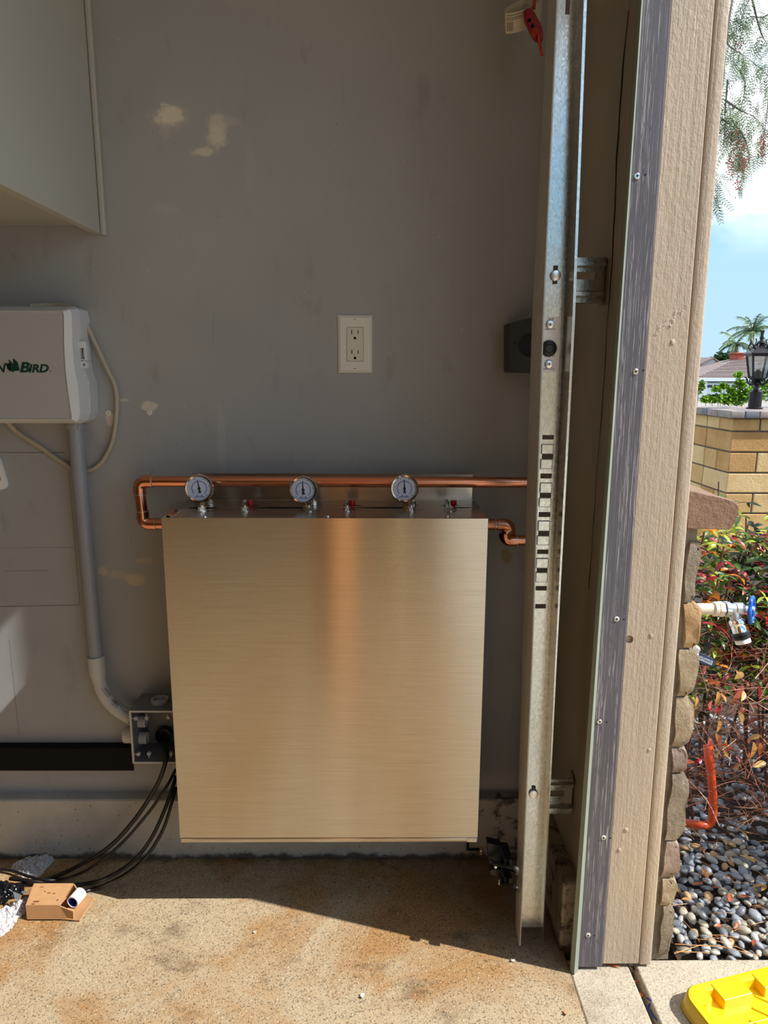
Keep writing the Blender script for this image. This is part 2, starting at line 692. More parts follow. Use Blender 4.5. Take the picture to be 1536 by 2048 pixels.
def tag(o, label, cat, group=None, kind=None):
    o['label'] = label
    o['category'] = cat
    if group:
        o['group'] = group
    if kind:
        o['kind'] = kind
    return o


def thing(name, label, cat, loc, group=None):
    o = bpy.data.objects.new(name, None)
    o.empty_display_size = 0.05
    COL.objects.link(o)
    o.location = Vector(loc)
    return tag(o, label, cat, group)


def struct(name, mb, mat, parent=None, **k):
    o = mb.build(name, mat, parent, **k)
    if parent is None:
        o['kind'] = 'structure'
    return o


def bool_cut(o, mb):
    """cut the shape in mb out of o"""
    c = mb.build('cutter', o.data.materials[0])
    md = o.modifiers.new('cut', 'BOOLEAN')
    md.operation = 'DIFFERENCE'
    md.solver = 'EXACT'
    md.object = c
    dg = bpy.context.evaluated_depsgraph_get()
    me = bpy.data.meshes.new_from_object(o.evaluated_get(dg))
    o.modifiers.remove(md)
    b_ = bmesh.new()
    b_.from_mesh(me)
    mark_sharp(b_, 28)
    b_.to_mesh(me)
    b_.free()
    o.data = me
    bpy.data.objects.remove(c)
    return o


def lettering(s, p0, u, v, w, h, depth=0.0006, shear=0.0, bold=0.0, spacing=1.0):
    """flat lettering as a mesh: baseline start p0, unit directions u (along) and v (up), size w x h"""
    cu = bpy.data.curves.new('lettering', 'FONT')
    cu.body = s
    cu.shear = shear
    cu.offset = bold
    cu.space_character = spacing
    cu.extrude = 0.01
    cu.resolution_u = 3
    o = bpy.data.objects.new('lettering', cu)
    COL.objects.link(o)
    dg = bpy.context.evaluated_depsgraph_get()
    me = bpy.data.meshes.new_from_object(o.evaluated_get(dg))
    bpy.data.objects.remove(o)
    x0, x1 = min(q.co.x for q in me.vertices), max(q.co.x for q in me.vertices)
    y0, y1 = min(q.co.y for q in me.vertices), max(q.co.y for q in me.vertices)
    w_ = u.cross(v)
    m4 = Matrix((u * (w / (x1 - x0)), v * (h / (y1 - y0)), w_ * (depth / 0.02))).transposed().to_4x4()
    m4.translation = Vector(p0)
    m4 = m4 @ Matrix.Translation((-x0, -y0, 0))
    return me, m4


def letters(name, mat, parent, *items):
    mb = MB()
    for me, m4 in items:
        mb.add_mesh(me, m4)
        bpy.data.meshes.remove(me)
    return mb.build(name, mat, parent, ang=30)


EX, EY, EZ = Vector((1, 0, 0)), Vector((0, 1, 0)), Vector((0, 0, 1))

# ------------------------------------------------------------------ materials in use
m_wall = make_wall()
m_floor = make_floor('tan aggregate concrete', True)
m_walk = make_floor('pale sidewalk concrete', False)
m_kerb = make_kerb()
m_white = M('white garage paint', srgb(225, 222, 214), 0.6, var=0.03)
m_cab = M('grey cabinet paint', srgb(176, 176, 172), 0.4, var=0.04, vs=6)
m_jamb = make_grain('beige painted wood', srgb(178, 162, 144), srgb(192, 175, 155), 0.55, 200, 7, 0.55, 0.0014)
m_jambin = M('taupe painted jamb', srgb(186, 178, 164), 0.55, var=0.1, vs=8, bump=0.2, bs=40, bd=0.002)
m_trim = make_grain('charcoal wood-grain vinyl', srgb(80, 78, 88), srgb(92, 90, 98), 0.42, 270, 2.6, 0.8, 0.0010, (0.04, 0.12), srgb(158, 154, 158))
m_fin = M('grey-green rubber fin', srgb(134, 144, 132), 0.4, var=0.06)
m_gap = M('dark joint', srgb(34, 26, 20), 0.9)
m_steel = make_steel('brushed stainless front', (0.60, 0.575, 0.52, 1), 0.21, aniso=1.0)
m_steel2 = make_steel('brushed stainless top', (0.56, 0.53, 0.48, 1), 0.24, (6, 700, 1), 0.6)
m_galv = make_galv()
m_galvd = M('dusty galvanised edge', (0.50, 0.48, 0.43, 1), 0.5, 0.35, var=0.12, vs=80)
m_zinc = M('bright zinc', (0.75, 0.76, 0.76, 1), 0.25, 1.0, var=0.05)
m_chrome = M('polished chrome', (0.85, 0.85, 0.86, 1), 0.08, 1.0, var=0.02)
m_copper = M('copper tube', (0.83, 0.36, 0.22, 1), 0.24, 1.0, var=0.22, vs=9, stretch=(.3, 1, 1))
m_solder = M('solder ring', (0.72, 0.66, 0.60, 1), 0.3, 1.0, var=0.1)
m_brass = M('brass', (0.72, 0.52, 0.22, 1), 0.28, 1.0, var=0.1)
m_red = M('red anodised cap', srgb(190, 22, 24), 0.35, 0.2)
m_black = M('black plastic', srgb(20, 20, 22), 0.4, var=0.15)
m_blackm = M('black painted steel', srgb(16, 14, 13), 0.75, var=0.2, bump=0.1, spec=.2)
m_dark = M('dark opening', srgb(8, 8, 8), 0.9)
m_dkgrey = M('dark grey plastic', srgb(52, 52, 50), 0.5, var=0.1)
m_plate = M('white switch plate', srgb(226, 226, 222), 0.3, var=0.02)
m_recep = M('ivory receptacle', srgb(216, 215, 206), 0.35, var=0.02)
m_pvc = M('grey conduit', srgb(146, 150, 158), 0.42, var=0.05, vs=12)
m_pvc2 = M('pale grey conduit', srgb(186, 188, 190), 0.4, var=0.04)
m_pvcin = M('slate grey box plastic', srgb(122, 124, 130), 0.45, var=0.08)
m_ctrl = M('light grey controller plastic', srgb(206, 209, 214), 0.38, var=0.02)
m_ctrlf = M('grey controller face', srgb(178, 180, 184), 0.45, var=0.02)
m_green = M('dark green print', srgb(10, 62, 48), 0.5, var=0.03)
m_cream = M('cream cable jacket', srgb(176, 168, 150), 0.4, var=0.05)
m_print = M('black print', srgb(24, 24, 28), 0.5, var=0.1)
m_printb = M('blue print', srgb(52, 72, 130), 0.5, var=0.1)
m_dial = M('white dial', srgb(206, 216, 238), 0.4, var=0.01)
m_card = M('brown cardboard', srgb(186, 142, 98), 0.8, var=0.08, vs=60, stretch=(1, 1, 1), bump=0.1, bs=300)
m_stain = M('brown ink', srgb(120, 74, 40), 0.8, var=0.2)
m_whitep = M('white plastic', srgb(238, 238, 242), 0.3, var=0.02)
m_blue = M('blue plastic core', srgb(22, 36, 130), 0.4)
m_film = make_film('clear bubble film', (0.95, 0.96, 1.0, 1), 0.08)
m_bag = M('black bag film', srgb(16, 17, 20), 0.16, var=0.2, bump=0.7, bs=50, bd=0.006)
m_sheen = M('silver bag sheen', (0.72, 0.80, 0.88, 1), 0.2, 0.8, var=0.05)
m_paper = M('paper label', srgb(222, 216, 198), 0.7, var=0.05)
m_redp = M('dark red plastic', srgb(150, 16, 20), 0.35, var=0.1)
m_rope = M('red fleck rope', srgb(190, 60, 40), 0.8, var=0.7, vs=400)
m_sticker = M('white sticker', srgb(250, 250, 252), 0.35, var=0.02)
m_stripe = M('grey sticker print', srgb(120, 122, 128), 0.5)

# ------------------------------------------------------------------ setting: garage shell
XI, XO, YJ = 0.385, 0.504, -0.325           # inner and outer face of the front wall, end of its return
mb = MB(); mb.box(-4.2, XO, 0.0, 0.14, 0.150, 2.6)
wall_back = struct('wall_back', mb, m_wall)
mb = MB(); mb.box(-4.2, XI, -0.03, 0.14, -0.02, 0.150, 0.004, 2)
kerb = struct('baseboard_back', mb, m_kerb)
mb = MB(); mb.box(XI - 0.03, XO, YJ + 0.028, -0.0295, -0.02, 0.150, 0.005, 2)
kerb2 = struct('baseboard_front', mb, m_kerb)
mb = MB(); mb.box(XI, XO, YJ, 0.0, 0.1505, 2.6)
wall_front = struct('wall_front', mb, m_jambin)
mb = MB(); mb.box(XI, XO, -6.0, YJ, 2.0, 2.6)
struct('wall_header', mb, m_white)
mb = MB(); mb.box(XI, XO, -6.0, -3.4, 0.0, 2.0)
struct('wall_front_far', mb, m_white)
mb = MB(); mb.box(-4.2, XO, -6.14, -6.0, 0.0, 2.6)
m_far = M('grey far wall paint', srgb(112, 108, 100), 0.6, var=0.05)
wopp = struct('wall_opposite', mb, m_far)
m_streak = M('orange streak board', srgb(222, 152, 88), 0.5, var=0.1, vs=6)
m_streak2 = M('pale streak post', srgb(224, 196, 150), 0.5, var=0.1, vs=6)
for a_, b_, h_, mt_ in ((-0.47, -0.24, 2.55, m_streak), (0.03, 0.12, 2.55, m_streak2), (-2.2, -1.9, 2.2, m_streak2), (-0.9, -0.80, 2.4, m_streak2)):
    mb = MB(); mb.box(a_, b_, -5.998, -5.94, 0.002, h_, .003, 1); mb.build('streak_board', mt_, wopp)  # unseen boards, added so the steel front mirrors coloured streaks
mb = MB(); mb.box(-4.34, -4.2, -6.14, 0.14, 0.0, 2.6)
struct('wall_left', mb, m_white)
mb = MB(); mb.box(-4.34, XO, -6.14, 0.14, 2.6, 2.7)
struct('ceiling', mb, m_white)
mb = MB(); mb.box(-4.34, 0.362, -6.2, 0.0, -0.12, 0.0)
struct('floor', mb, m_floor)

def taper(mb):
    """the trim boards narrow a touch towards the top"""
    for v in mb.bm.verts:
        v.co.x = 0.372 + (v.co.x - 0.372) * (1 - 0.085 * v.co.z / 1.64)


# jamb trim boards (on the end of the wall return)
XB = [0.372, 0.424, 0.4945, 0.4965, 0.5195]
b_trim = thing('trim_1', '', '', (0.4, YJ, 0.0))
for k_ in ('label', 'category'):
    del b_trim[k_]
b_trim['kind'] = 'structure'
mb = MB(); mb.box(XB[0] + 0.004, XB[1], -0.343, YJ - 0.0005, 0.006, 2.0, 0.002)
taper(mb); mb.build('weather_stop_board', m_trim, b_trim)
mb = MB()
mb.strip([[(XB[0] + 0.0045, -0.331, z), (XB[0] - 0.001 - k, -0.338, z), (XB[0] - 0.003 - k, -0.347, z), (XB[0] + 0.0005 - k * .6, -0.3535, z), (XB[0] + 0.006, -0.3445, z)] for z, k in ((-0.001, .007), (0.3, .005), (0.6, .0035), (0.9, .0025), (1.2, .001), (1.5, .0), (2.0, 0.0))])
mb.solid(0.0012)
taper(mb); mb.build('rubber_fin', m_fin, b_trim)
for px, py, mt in ((1274, 352, m_zinc), (1271, 743, m_zinc), (1233, 1238, m_recep), (1199, 1443, m_zinc), (1207, 1675, m_recep), (1176, 1870, m_recep)):
    c = oy(px, py, -0.343)
    mb = MB()
    mb.lathe(c + EY * 0.002, -EY, [(0.0046, 0), (0.0046, 0.0026), (0.0036, 0.0034), (0.0012, 0.0034), (0.001, 0.0022)], 14)
    s_ = mb.build('screw', mt, b_trim, ang=25)
    mb = MB()
    for a in (0.2, 1.77):
        d = EX * cos(a) + EZ * sin(a)
        e2 = EX * -sin(a) + EZ * cos(a)
        q = c - EY * 0.0016
        mb.prism([q - d * 0.0024 - e2 * .0006, q + d * 0.0024 - e2 * .0006, q + d * 0.0024 + e2 * .0006, q - d * 0.0024 + e2 * .0006], -EY * 0.0002)
    mb.build('screw_recess', m_print, s_)
    mb = MB(); c2 = c + Vector((0.0125, 0, 0.002 if py < 800 else -0.001))
    mb.lathe(c2 + EY * .001, -EY, [(0.0014, 0), (0.0014, 0.0013)], 8)
    mb.build('nail_hole', m_dark, b_trim)

b_jamb = bpy.data.objects.new('trim_2', None); COL.objects.link(b_jamb); b_jamb.location = (0.46, YJ, 0); b_jamb['kind'] = 'structure'
mb = MB(); mb.box(XB[1] + 0.0005, XB[2], -0.338, YJ - 0.0005, 0.008, 2.0, 0.0022)
taper(mb); jb = mb.build('jamb_board', m_jamb, b_jamb)
c = oy(1258, 1279, -0.338)
mb = MB(); mb.lathe(c - EY * 0.004, EY, [(0.0075, 0), (0.0075, 0.010)], 16)
bool_cut(jb, mb)
mb = MB(); mb.box(XB[3], XB[4], -0.3365, YJ - 0.0005, 0.004, 2.0, 0.003)
taper(mb); mb.build('edge_moulding', m_jamb, b_jamb)
for px, py, r in ((1345, 685, .004), (1302, 1272, .004), (1252, 1660, .0045), (1298, 1500, .003), (1340, 652, .002), (1238, 1700, .004)):
    c = oy(px, py, -0.338)
    mb = MB(); mb.ball(c, (r, 0.0014, r * 1.2), 2, None, 0.3, px)
    mb.build('filled_nail_head', m_jamb, b_jamb)
mb = MB()
for k in range(7):
    c = oy(1313 + k * 10, 663 - k * 8.5, -0.338)
    for j in range(3):
        mb.ball(c + Vector((RND.uniform(-.004, .004), 0, RND.uniform(-.006, .006))), (.0035, .0009, .0012), 1, Matrix.Rotation(-0.65, 3, 'Y'), .4, k)
mb.build('scrape_mark', m_jamb, b_jamb)

# crack between the jamb board and the plaster on the inner face of the wall return
mb = MB()
pts = [(1258, 20), (1247, 120), (1236, 280), (1229, 420), (1222, 560), (1216, 640), (1211, 720), (1205, 800), (1199, 880), (1192, 960), (1188, 1030), (1184, 1090), (1178, 1180)]
ctr = [ox(px, py, XI - 0.0006) for px, py in pts]
rows = []
for i, p in enumerate(smooth_path(ctr, 8)):
    w = max(0.0002, 0.0016 * (0.35 + 1.6 * noise.noise(p * 14.0)) + 0.0004)
    p = p + EY * 0.004 * noise.noise(p * 20.0)
    rows.append([p - EY * w, p + EY * w])
mb.strip(rows)
mb.solid(0.0005)
mb.build('paint_crack', m_gap, wall_front)

# outside slabs and ground
mb = MB(); mb.box(0.3625, 0.478, -6.2, -0.3165, -0.12, -0.001, 0.004)
struct('trim_3', mb, m_walk)
mb = MB(); mb.box(0.491, 7.0, -12.0, -0.3175, -0.12, -0.001, 0.004)
driveway = struct('driveway_slab', mb, m_walk)
m_soil = M('dark soil', srgb(60, 46, 34), 0.95, var=0.4, vs=20, bump=0.6, bs=60, bd=0.01)
mb = MB(); mb.box(0.36, 0.60, -6.2, -0.0, -0.16, -0.06)
struct('joint_bed', mb, m_soil)
mb = MB(); mb.box(0.60, 5.5, -0.3165, 2.9, -0.16, -0.045)
struct('planter_soil', mb, m_soil)
# unseen post and pole, added only to mirror as streaks in the steel cabinet
mb = MB(); mb.box(-.065, .065, -.065, .065, 0.0, 2.6, .004, 1, Matrix.Translation((-0.182, -1.78, 0)) @ Matrix.Rotation(pi / 4, 4, 'Z'))
struct('streak_post', mb, m_streak)
mb = MB(); mb.cyl((0.075, -1.85, 0.0), (0.075, -1.85, 2.6), 0.024, n=24)
struct('streak_pole', mb, m_streak2)
m_stucco = M('tan stucco', srgb(206, 178, 142), 0.9, var=0.1, vs=3)
mb = MB(); mb.box(0.9, 12.0, -9.4, -9.2, -0.12, 2.5)  # unseen wall, added to darken what the steel front mirrors at right
struct('reflection_wall', mb, m_stucco)
m_lawn = M('street ground', srgb(150, 146, 136), 0.9, var=0.2, vs=2)
mb = MB(); mb.box(-60, 160, 2.9, 160, -0.4, -0.25)
struct('street_ground', mb, m_lawn)
mb = MB(); mb.box(7.0, 160, -60, 2.9, -0.4, -0.25)
struct('street_ground_side', mb, m_lawn)

# stone veneer on the outer face, seen end on
m_mortar = make_rock('grey mortar', srgb(120, 110, 96), srgb(160, 148, 130), 0.3, 40)
mb = MB()
g_ = mb.grid(9, 60, lambda u, v: Vector((XO - 0.001 + (0.034 + 0.022 * (1 - v)) * u, -0.318 + 0.003 * noise.noise(Vector((u * 4, v * 40, 1))), 0.0 + 0.905 * v)))
h_ = mb.grid(9, 60, lambda u, v: Vector((XO - 0.001 + (0.034 + 0.022 * (1 - v)) * u, -0.20, 0.905 * v)))
for e_ in ('l', 'r'):
    i_ = 0 if e_ == 'l' else -1
    for a_, b_ in zip(range(59), range(1, 60)):
        mb.bm.faces.new((g_[a_][i_], g_[b_][i_], h_[b_][i_], h_[a_][i_]))
for j_ in (0, -1):
    for i_ in range(8):
        mb.bm.faces.new((g_[j_][i_], g_[j_][i_ + 1], h_[j_][i_ + 1], h_[j_][i_]))
veneer = struct('wall_veneer', mb, m_mortar)
rocks = [make_rock('stone grey', srgb(120, 108, 94), srgb(170, 156, 136)),
         make_rock('stone tan', srgb(176, 138, 96), srgb(212, 178, 134)),
         make_rock('stone buff', srgb(140, 122, 100), srgb(186, 168, 140)),
         make_rock('stone mauve', srgb(136, 116, 108), srgb(176, 156, 142))]
STN = [(1085, 1205, 1372, 1399, 0), (1208, 1295, 1369, 1400, 1), (1300, 1392, 1357, 1393, 2), (1396, 1495, 1352, 1386, 2), (1498, 1546, 1344, 1375, 3),
       (1548, 1680, 1338, 1373, 0), (1683, 1755, 1330, 1363, 3), (1758, 1810, 1325, 1353, 2), (1812, 1909, 1321, 1349, 0)]
for k, (y0, y1, x0, x1, mi) in enumerate(STN):
    a = oy(x0, (y0 + y1) / 2, -0.322).x
    b = oy(x1, (y0 + y1) / 2, -0.322).x
    zt, zb = oy(x1, y0, -0.322).z, max(0.002, oy(x1, y1, -0.322).z)
    mb = MB()
    vs = mb.box(a - 0.001, b, -0.326, -0.15 - 0.03 * (k % 3), zb, zt)
    bmesh.ops.subdivide_edges(mb.bm, edges=mb.bm.edges[:], cuts=7, use_grid_fill=True)
    cx = (a + b) / 2
    for v in mb.bm.verts:
        q = v.co * 26.0 + Vector((k * 5.3, 0, 0))
        d = Vector((noise.noise(q), noise.noise(q + Vector((9, 2, 4))), noise.noise(q + Vector((3, 8, 1)))))
        fz = min(v.co.z - zb, zt - v.co.z)
        fx = max(0.0, min(1.0, fz / 0.012))
        rnd = 0.008 * (1 - fx) ** 2 if v.co.x > cx else 0.0
        fy = max(0.0, 1 - (v.co.y + 0.326) / 0.012)
        v.co += Vector((d.x * 0.0075 - rnd - (0.004 * fy if v.co.x > b - 0.004 else 0), d.y * 0.004 + (0.004 * (1 - fx)), d.z * 0.003))
    mb.build('stone', rocks[mi], veneer, ang=50)
# capping stone
m_cap = make_rock('brown capstone', srgb(126, 98, 80), srgb(160, 128, 106), 0.5, 16)
capp = [(1372, 1058), (1384, 1059), (1430, 1060), (1462, 1061), (1474, 1046), (1481, 1026), (1480, 1012), (1470, 1002), (1440, 993), (1410, 987), (1372, 978)]
mb = MB()
front = [oy(px, py, -0.330) for px, py in capp]
back = [p + Vector((0.0, 0.20, 0.0)) for p in front]
cen = sum(front, Vector()) / len(front)
r0 = [mb.bm.verts.new(cen + (p - cen) * 0.93 + EY * 0.0) for p in front]
r1 = [mb.bm.verts.new(p + EY * 0.006) for p in front]
mid = [[mb.bm.verts.new(p + EY * t_ + Vector((0.004 * noise.noise(p * 30 + EY * t_ * 30), 0, 0.004 * noise.noise(p * 25 - EY * t_ * 30)))) for p in front] for t_ in (0.05, 0.11, 0.17)]
r2 = [mb.bm.verts.new(p) for p in back]
mb.loft([r0, r1] + mid + [r2])
bmesh.ops.triangulate(mb.bm, faces=[f for f in mb.bm.faces if len(f.verts) > 4])
mb.build('capstone', m_cap, veneer, ang=50)

# ------------------------------------------------------------------ stainless manifold cabinet
BX0, BX1, BY, BZ0, BZ1 = -0.400, 0.203, -0.205, 0.170, 0.842
cabn = thing('manifold_cabinet', 'brushed stainless steel wall cabinet with three gauges on its slotted top', 'cabinet', (-0.1, -0.1, BZ0))
uvx = lambda q: (q.z, q.x)
mb = MB(); mb.box(BX0, BX1, BY, BY + 0.0016, BZ0 + 0.0105, BZ1, 0.0007, 2)
mb.build('front_panel', m_steel, cabn, uv=uvx)
for x in (BX0, BX1):
    mb = MB(); mb.box(x + (0.0002 if x < 0 else -0.0015), x + (0.0015 if x < 0 else -0.0002), BY + 0.0018, -0.004, BZ0 + 0.002, BZ1 - 0.002, 0.0004, 1)
    mb.build('side_panel', m_steel, cabn, uv=uvx)
mb = MB(); mb.box(BX0 + 0.001, BX1 - 0.001, BY + 0.0004, BY + 0.003, BZ0, BZ0 + 0.0098, 0.0006, 1)
mb.box(BX0 + 0.001, BX1 - 0.001, BY + 0.003, -0.004, BZ0, BZ0 + 0.002)
mb.build('bottom_tray', m_steel, cabn, uv=uvx)
for x in (BX0 + 0.002, BX1 - 0.022):
    mb = MB(); mb.box(x, x + 0.020, BY - 0.0006, BY + 0.0003, BZ0 + 0.0005, BZ0 + 0.0095, 0.0003, 1)
    mb.cyl((x + .016, BY - .0009, BZ0 + .007), (x + .016, BY, BZ0 + .007), 0.0011, n=8)
    mb.build('corner_tab', m_steel, cabn, uv=uvx)
mb = MB(); mb.box(BX0 + 0.0005, BX1 - 0.0005, BY + 0.0018, -0.022, BZ1 - 0.0018, BZ1)
top = mb.build('top_panel', m_steel2, cabn, uv=uvx)
# openings in the top
def ell(cx, cy, rx, ry, n=24):
    return [(cx + rx * cos(2 * pi * i / n), cy + ry * sin(2 * pi * i / n)) for i in range(n)]
def tz(px, py):
    return oz(px, py, BZ1)
cut = MB()
for px, py, rx, ry in ((405, 1016, .029, .0085), (413, 1022, .02, .0028), (500, 1011, .02, .006), (497, 1020, .022, .003), (565, 1015.5, .066, .0075), (625, 1008, .02, .004), (622, 1021, .02, .0028),
                       (704, 1011, .02, .006), (700, 1020, .022, .003), (768, 1015.5, .062, .0075), (822, 1008, .018, .004), (826, 1021, .02, .0028), (905, 1011, .016, .005), (920, 1015.5, .022, .0055), (905, 1021, .02, .0028), (963, 1018, .006, .006)):
    c = tz(px, py)
    cut.prism([(x, y, BZ1 - 0.01) for x, y in ell(c.x, c.y, rx, ry)], (0, 0, 0.02))
bool_cut(top, cut)
# back plate on the wall and dark lining below the slots
mb = MB(); mb.box(BX0 + 0.012, BX1 - 0.004, -0.006, -0.0005, BZ0 + 0.02, 0.8965, 0.0006, 1)
mb.box(BX0 + 0.012, BX1 - 0.004, -0.021, -0.0062, BZ1 - 0.001, BZ1 + 0.0012, 0.0004, 1)
mb.build('back_plate', m_steel2, cabn, uv=uvx)
mb = MB(); mb.box(BX0 + 0.004, BX1 - 0.004, BY + 0.006, -0.008, BZ1 - 0.05, BZ1 - 0.0485)
mb.build('inner_lining', m_dark, cabn)
# mounting ear bent up at the left end
e0 = tz(330, 1035); e1 = tz(353, 1021)
mb = MB()
mb.strip([[e0 + Vector((-.002, 0, .0006)), e1 + Vector((-.004, 0, .0006))], [e0 + Vector((.004, .002, .0045)), e1 + Vector((.003, 0, .005))], [e0 + Vector((.010, .002, .0012)), e1 + Vector((.008, 0, .0018))]])
mb.solid(0.0012)
mb.build('bent_ear', m_chrome, cabn)

def nut(px, py, r=0.0075, mat=m_zinc):
    c = tz(px, py)
    mb = MB()
    mb.lathe(c + EZ * 0.0003, EZ, [(r * 1.35, 0), (r * 1.35, 0.0012), (r * 0.6, 0.0014)], 20)
    mb.build('washer', m_zinc, cabn)
    mb = MB()
    ph = RND.random()
    mb.lathe(c + EZ * 0.0014, EZ, [(r, 0), (r, 0.0058), (r * 0.86, 0.0068)], 6, ph=ph)
    mb.lathe(c + EZ * 0.008, EZ, [(r * 0.5, 0), (r * 0.5, 0.003), (r * .4, .0036)], 12)
    mb.build('hex_nut', mat, cabn, ang=20)
for q in ((404, 1022), (490, 1022), (618, 1022), (694, 1022), (822, 1022), (900, 1022)):
    nut(*q)
for q in ((421, 1010), (490, 1010), (628, 1010), (694, 1010), (826, 1010), (893, 1010)):
    nut(q[0], q[1], 0.006)
for px, py in ((409, 1034), (655, 1033), (895, 1033)):
    c = tz(px, py)
    mb = MB(); mb.lathe(c + EZ * .0002, EZ, [(0.0046, 0), (0.0042, 0.0016), (0.002, 0.0027)], 16)
    mb.build('panel_screw', m_zinc, cabn)
for px, py in ((500, 1013), (704, 1013), (907, 1013)):
    c = tz(px, py)
    mb = MB()
    mb.lathe(c + EZ * -0.002, EZ, [(0.0035, 0), (0.0035, .004), (0.0057, 0.0045), (0.0062, 0.006), (0.0062, 0.0125), (0.0055, 0.0145), (0.002, 0.0148)], 18)
    mb.build('red_valve_cap', m_red, cabn)['label'] = 'small red valve cap'

def gauge(px, py, needle_deg, tilt):
    gy = -0.122
    c = oy(px, py, gy)
    d = Vector((tilt, -1.0, 0.10)).normalized()          # the dial looks at the room, tipped up a little
    u = d.cross(EZ) * -1
    u = EZ.cross(d).normalized() * 1.0
    u = -d.cross(EZ).normalized() * -1.0
    if u.x < 0:
        u = -u
    v = u.cross(d) * -1
    if v.z < 0:
        v = -v
    R = 0.0268
    g = MB()
    g.lathe(c - d * 0.024, d, [(R * 0.86, 0), (R * 0.95, 0.003), (R * 0.95, 0.018), (R * 0.9, 0.0195)], 40)
    gb = g.build('pressure_gauge', m_chrome, cabn)
    gb['label'] = 'round pressure gauge with a white dial'
    mb = MB()
    mb.lathe(c - d * 0.006, d, [(R * 0.98, 0), (R * 1.03, 0.001), (R * 1.03, 0.0045), (R * 0.96, 0.0072), (R * 0.86, 0.0068), (R * 0.83, 0.0040), (R * .83, 0.0)], 44, False, False)
    mb.build('bezel', m_chrome, gb)
    mb = MB(); mb.lathe(c - d * 0.0045, d, [(R * 0.86, 0), (R * 0.86, 0.0015)], 40)
    mb.build('dial_face', m_dial, gb)
    f0 = c - d * 0.00285
    def arc(r, w, a0, a1, n):
        for i in range(n):
            t0, t1 = a0 + (a1 - a0) * i / n, a0 + (a1 - a0) * (i + 1) / n
            mb.prism([f0 + (u * cos(t0) + v * sin(t0)) * r, f0 + (u * cos(t1) + v * sin(t1)) * r, f0 + (u * cos(t1) + v * sin(t1)) * (r + w), f0 + (u * cos(t0) + v * sin(t0)) * (r + w)], d * 0.0001)
    mb = MB()
    arc(R * 0.50, R * 0.045, radians(225), radians(-45), 36)
    for k in range(31):
        t = radians(225 - 9 * k)
        L = 0.10 if k % 5 == 0 else 0.05
        q = u * cos(t) + v * sin(t)
        s = u * -sin(t) + v * cos(t)
        mb.prism([f0 + q * R * 0.54 - s * .00012, f0 + q * R * (0.54 + L) - s * .00012, f0 + q * R * (0.54 + L) + s * .00012, f0 + q * R * 0.54 + s * .00012], d * 0.0001)
    mb.build('scale_ring', m_printb, gb)
    its = []
    for k, s in enumerate(('0', '5', '10', '15', '20', '25')):
        t = radians(225 - 54 * k)
        q = f0 + (u * cos(t) + v * sin(t)) * R * 0.73
        w = 0.0028 if len(s) > 1 else 0.0015
        its.append(lettering(s, q - u * w / 2 - v * 0.001, u, v, w, 0.0022, 0.0002))
    for k, s in enumerate(('20', '60', '100', '140')):
        t = radians(198 - 54 * k)
        q = f0 + (u * cos(t) + v * sin(t)) * R * 0.38
        its.append(lettering(s, q - u * 0.0013 - v * 0.0007, u, v, 0.0026, 0.0015, 0.0002))
    its.append(lettering('psi', f0 - u * 0.0016 - v * R * 0.47, u, v, 0.0032, 0.0016, 0.0002))
    letters('dial_numbers', m_print, gb, *its)
    mb = MB()
    mb.prism([f0 - u * R * .38 - v * R * .645, f0 + u * R * .38 - v * R * .645, f0 + u * R * .38 - v * R * .60, f0 - u * R * .38 - v * R * .60], d * .0001)
    for sx in (-1, 1):
        mb.prism([f0 + u * (sx * R * .17 + R * .05 * cos(a_ * pi / 4)) - v * (R * .53 + R * .05 * sin(a_ * pi / 4)) for a_ in range(8)], d * .0001)
    mb.build('dial_mark', m_printb, gb)
    mb = MB()
    t = radians(needle_deg)
    q = u * cos(t) + v * sin(t)
    s = u * -sin(t) + v * cos(t)
    n0 = c - d * 0.0022
    mb.prism([n0 - q * R * .33 - s * R * .11, n0 - q * R * .33 + s * R * .11, n0 - q * R * .12 + s * R * .05, n0 + q * R * .64 + s * R * .018, n0 + q * R * .64 - s * R * .018, n0 - q * R * .12 - s * R * .05], d * 0.0004)
    mb.lathe(n0, d, [(R * 0.105, 0), (R * 0.105, 0.0007)], 16)
    mb.build('needle', m_print, gb)
    mb = MB()
    low = Vector((c.x + 0.003, c.y + 0.008, BZ1))
    mb.lathe(low + EZ * 0.008, EZ, [(0.0052, 0), (0.0052, 0.004), (0.0038, 0.0045), (0.0038, 0.016)], 6, ph=.3)
    mb.lathe(low - EZ * 0.01, EZ, [(0.0042, 0), (0.0042, 0.02)], 12)
    mb.build('brass_stem', m_brass, gb)['label'] = 'brass stem'
    mb = MB(); mb.cyl(c - d * 0.012 + v * R * 0.93, c - d * 0.012 + v * R * 1.06, 0.0014, n=8)
    mb.build('vent_plug', m_chrome, gb)
gauge(398, 977, 99, 0.12)
gauge(606, 980, 94, -0.02)
gauge(809, 977, 93, -0.06)

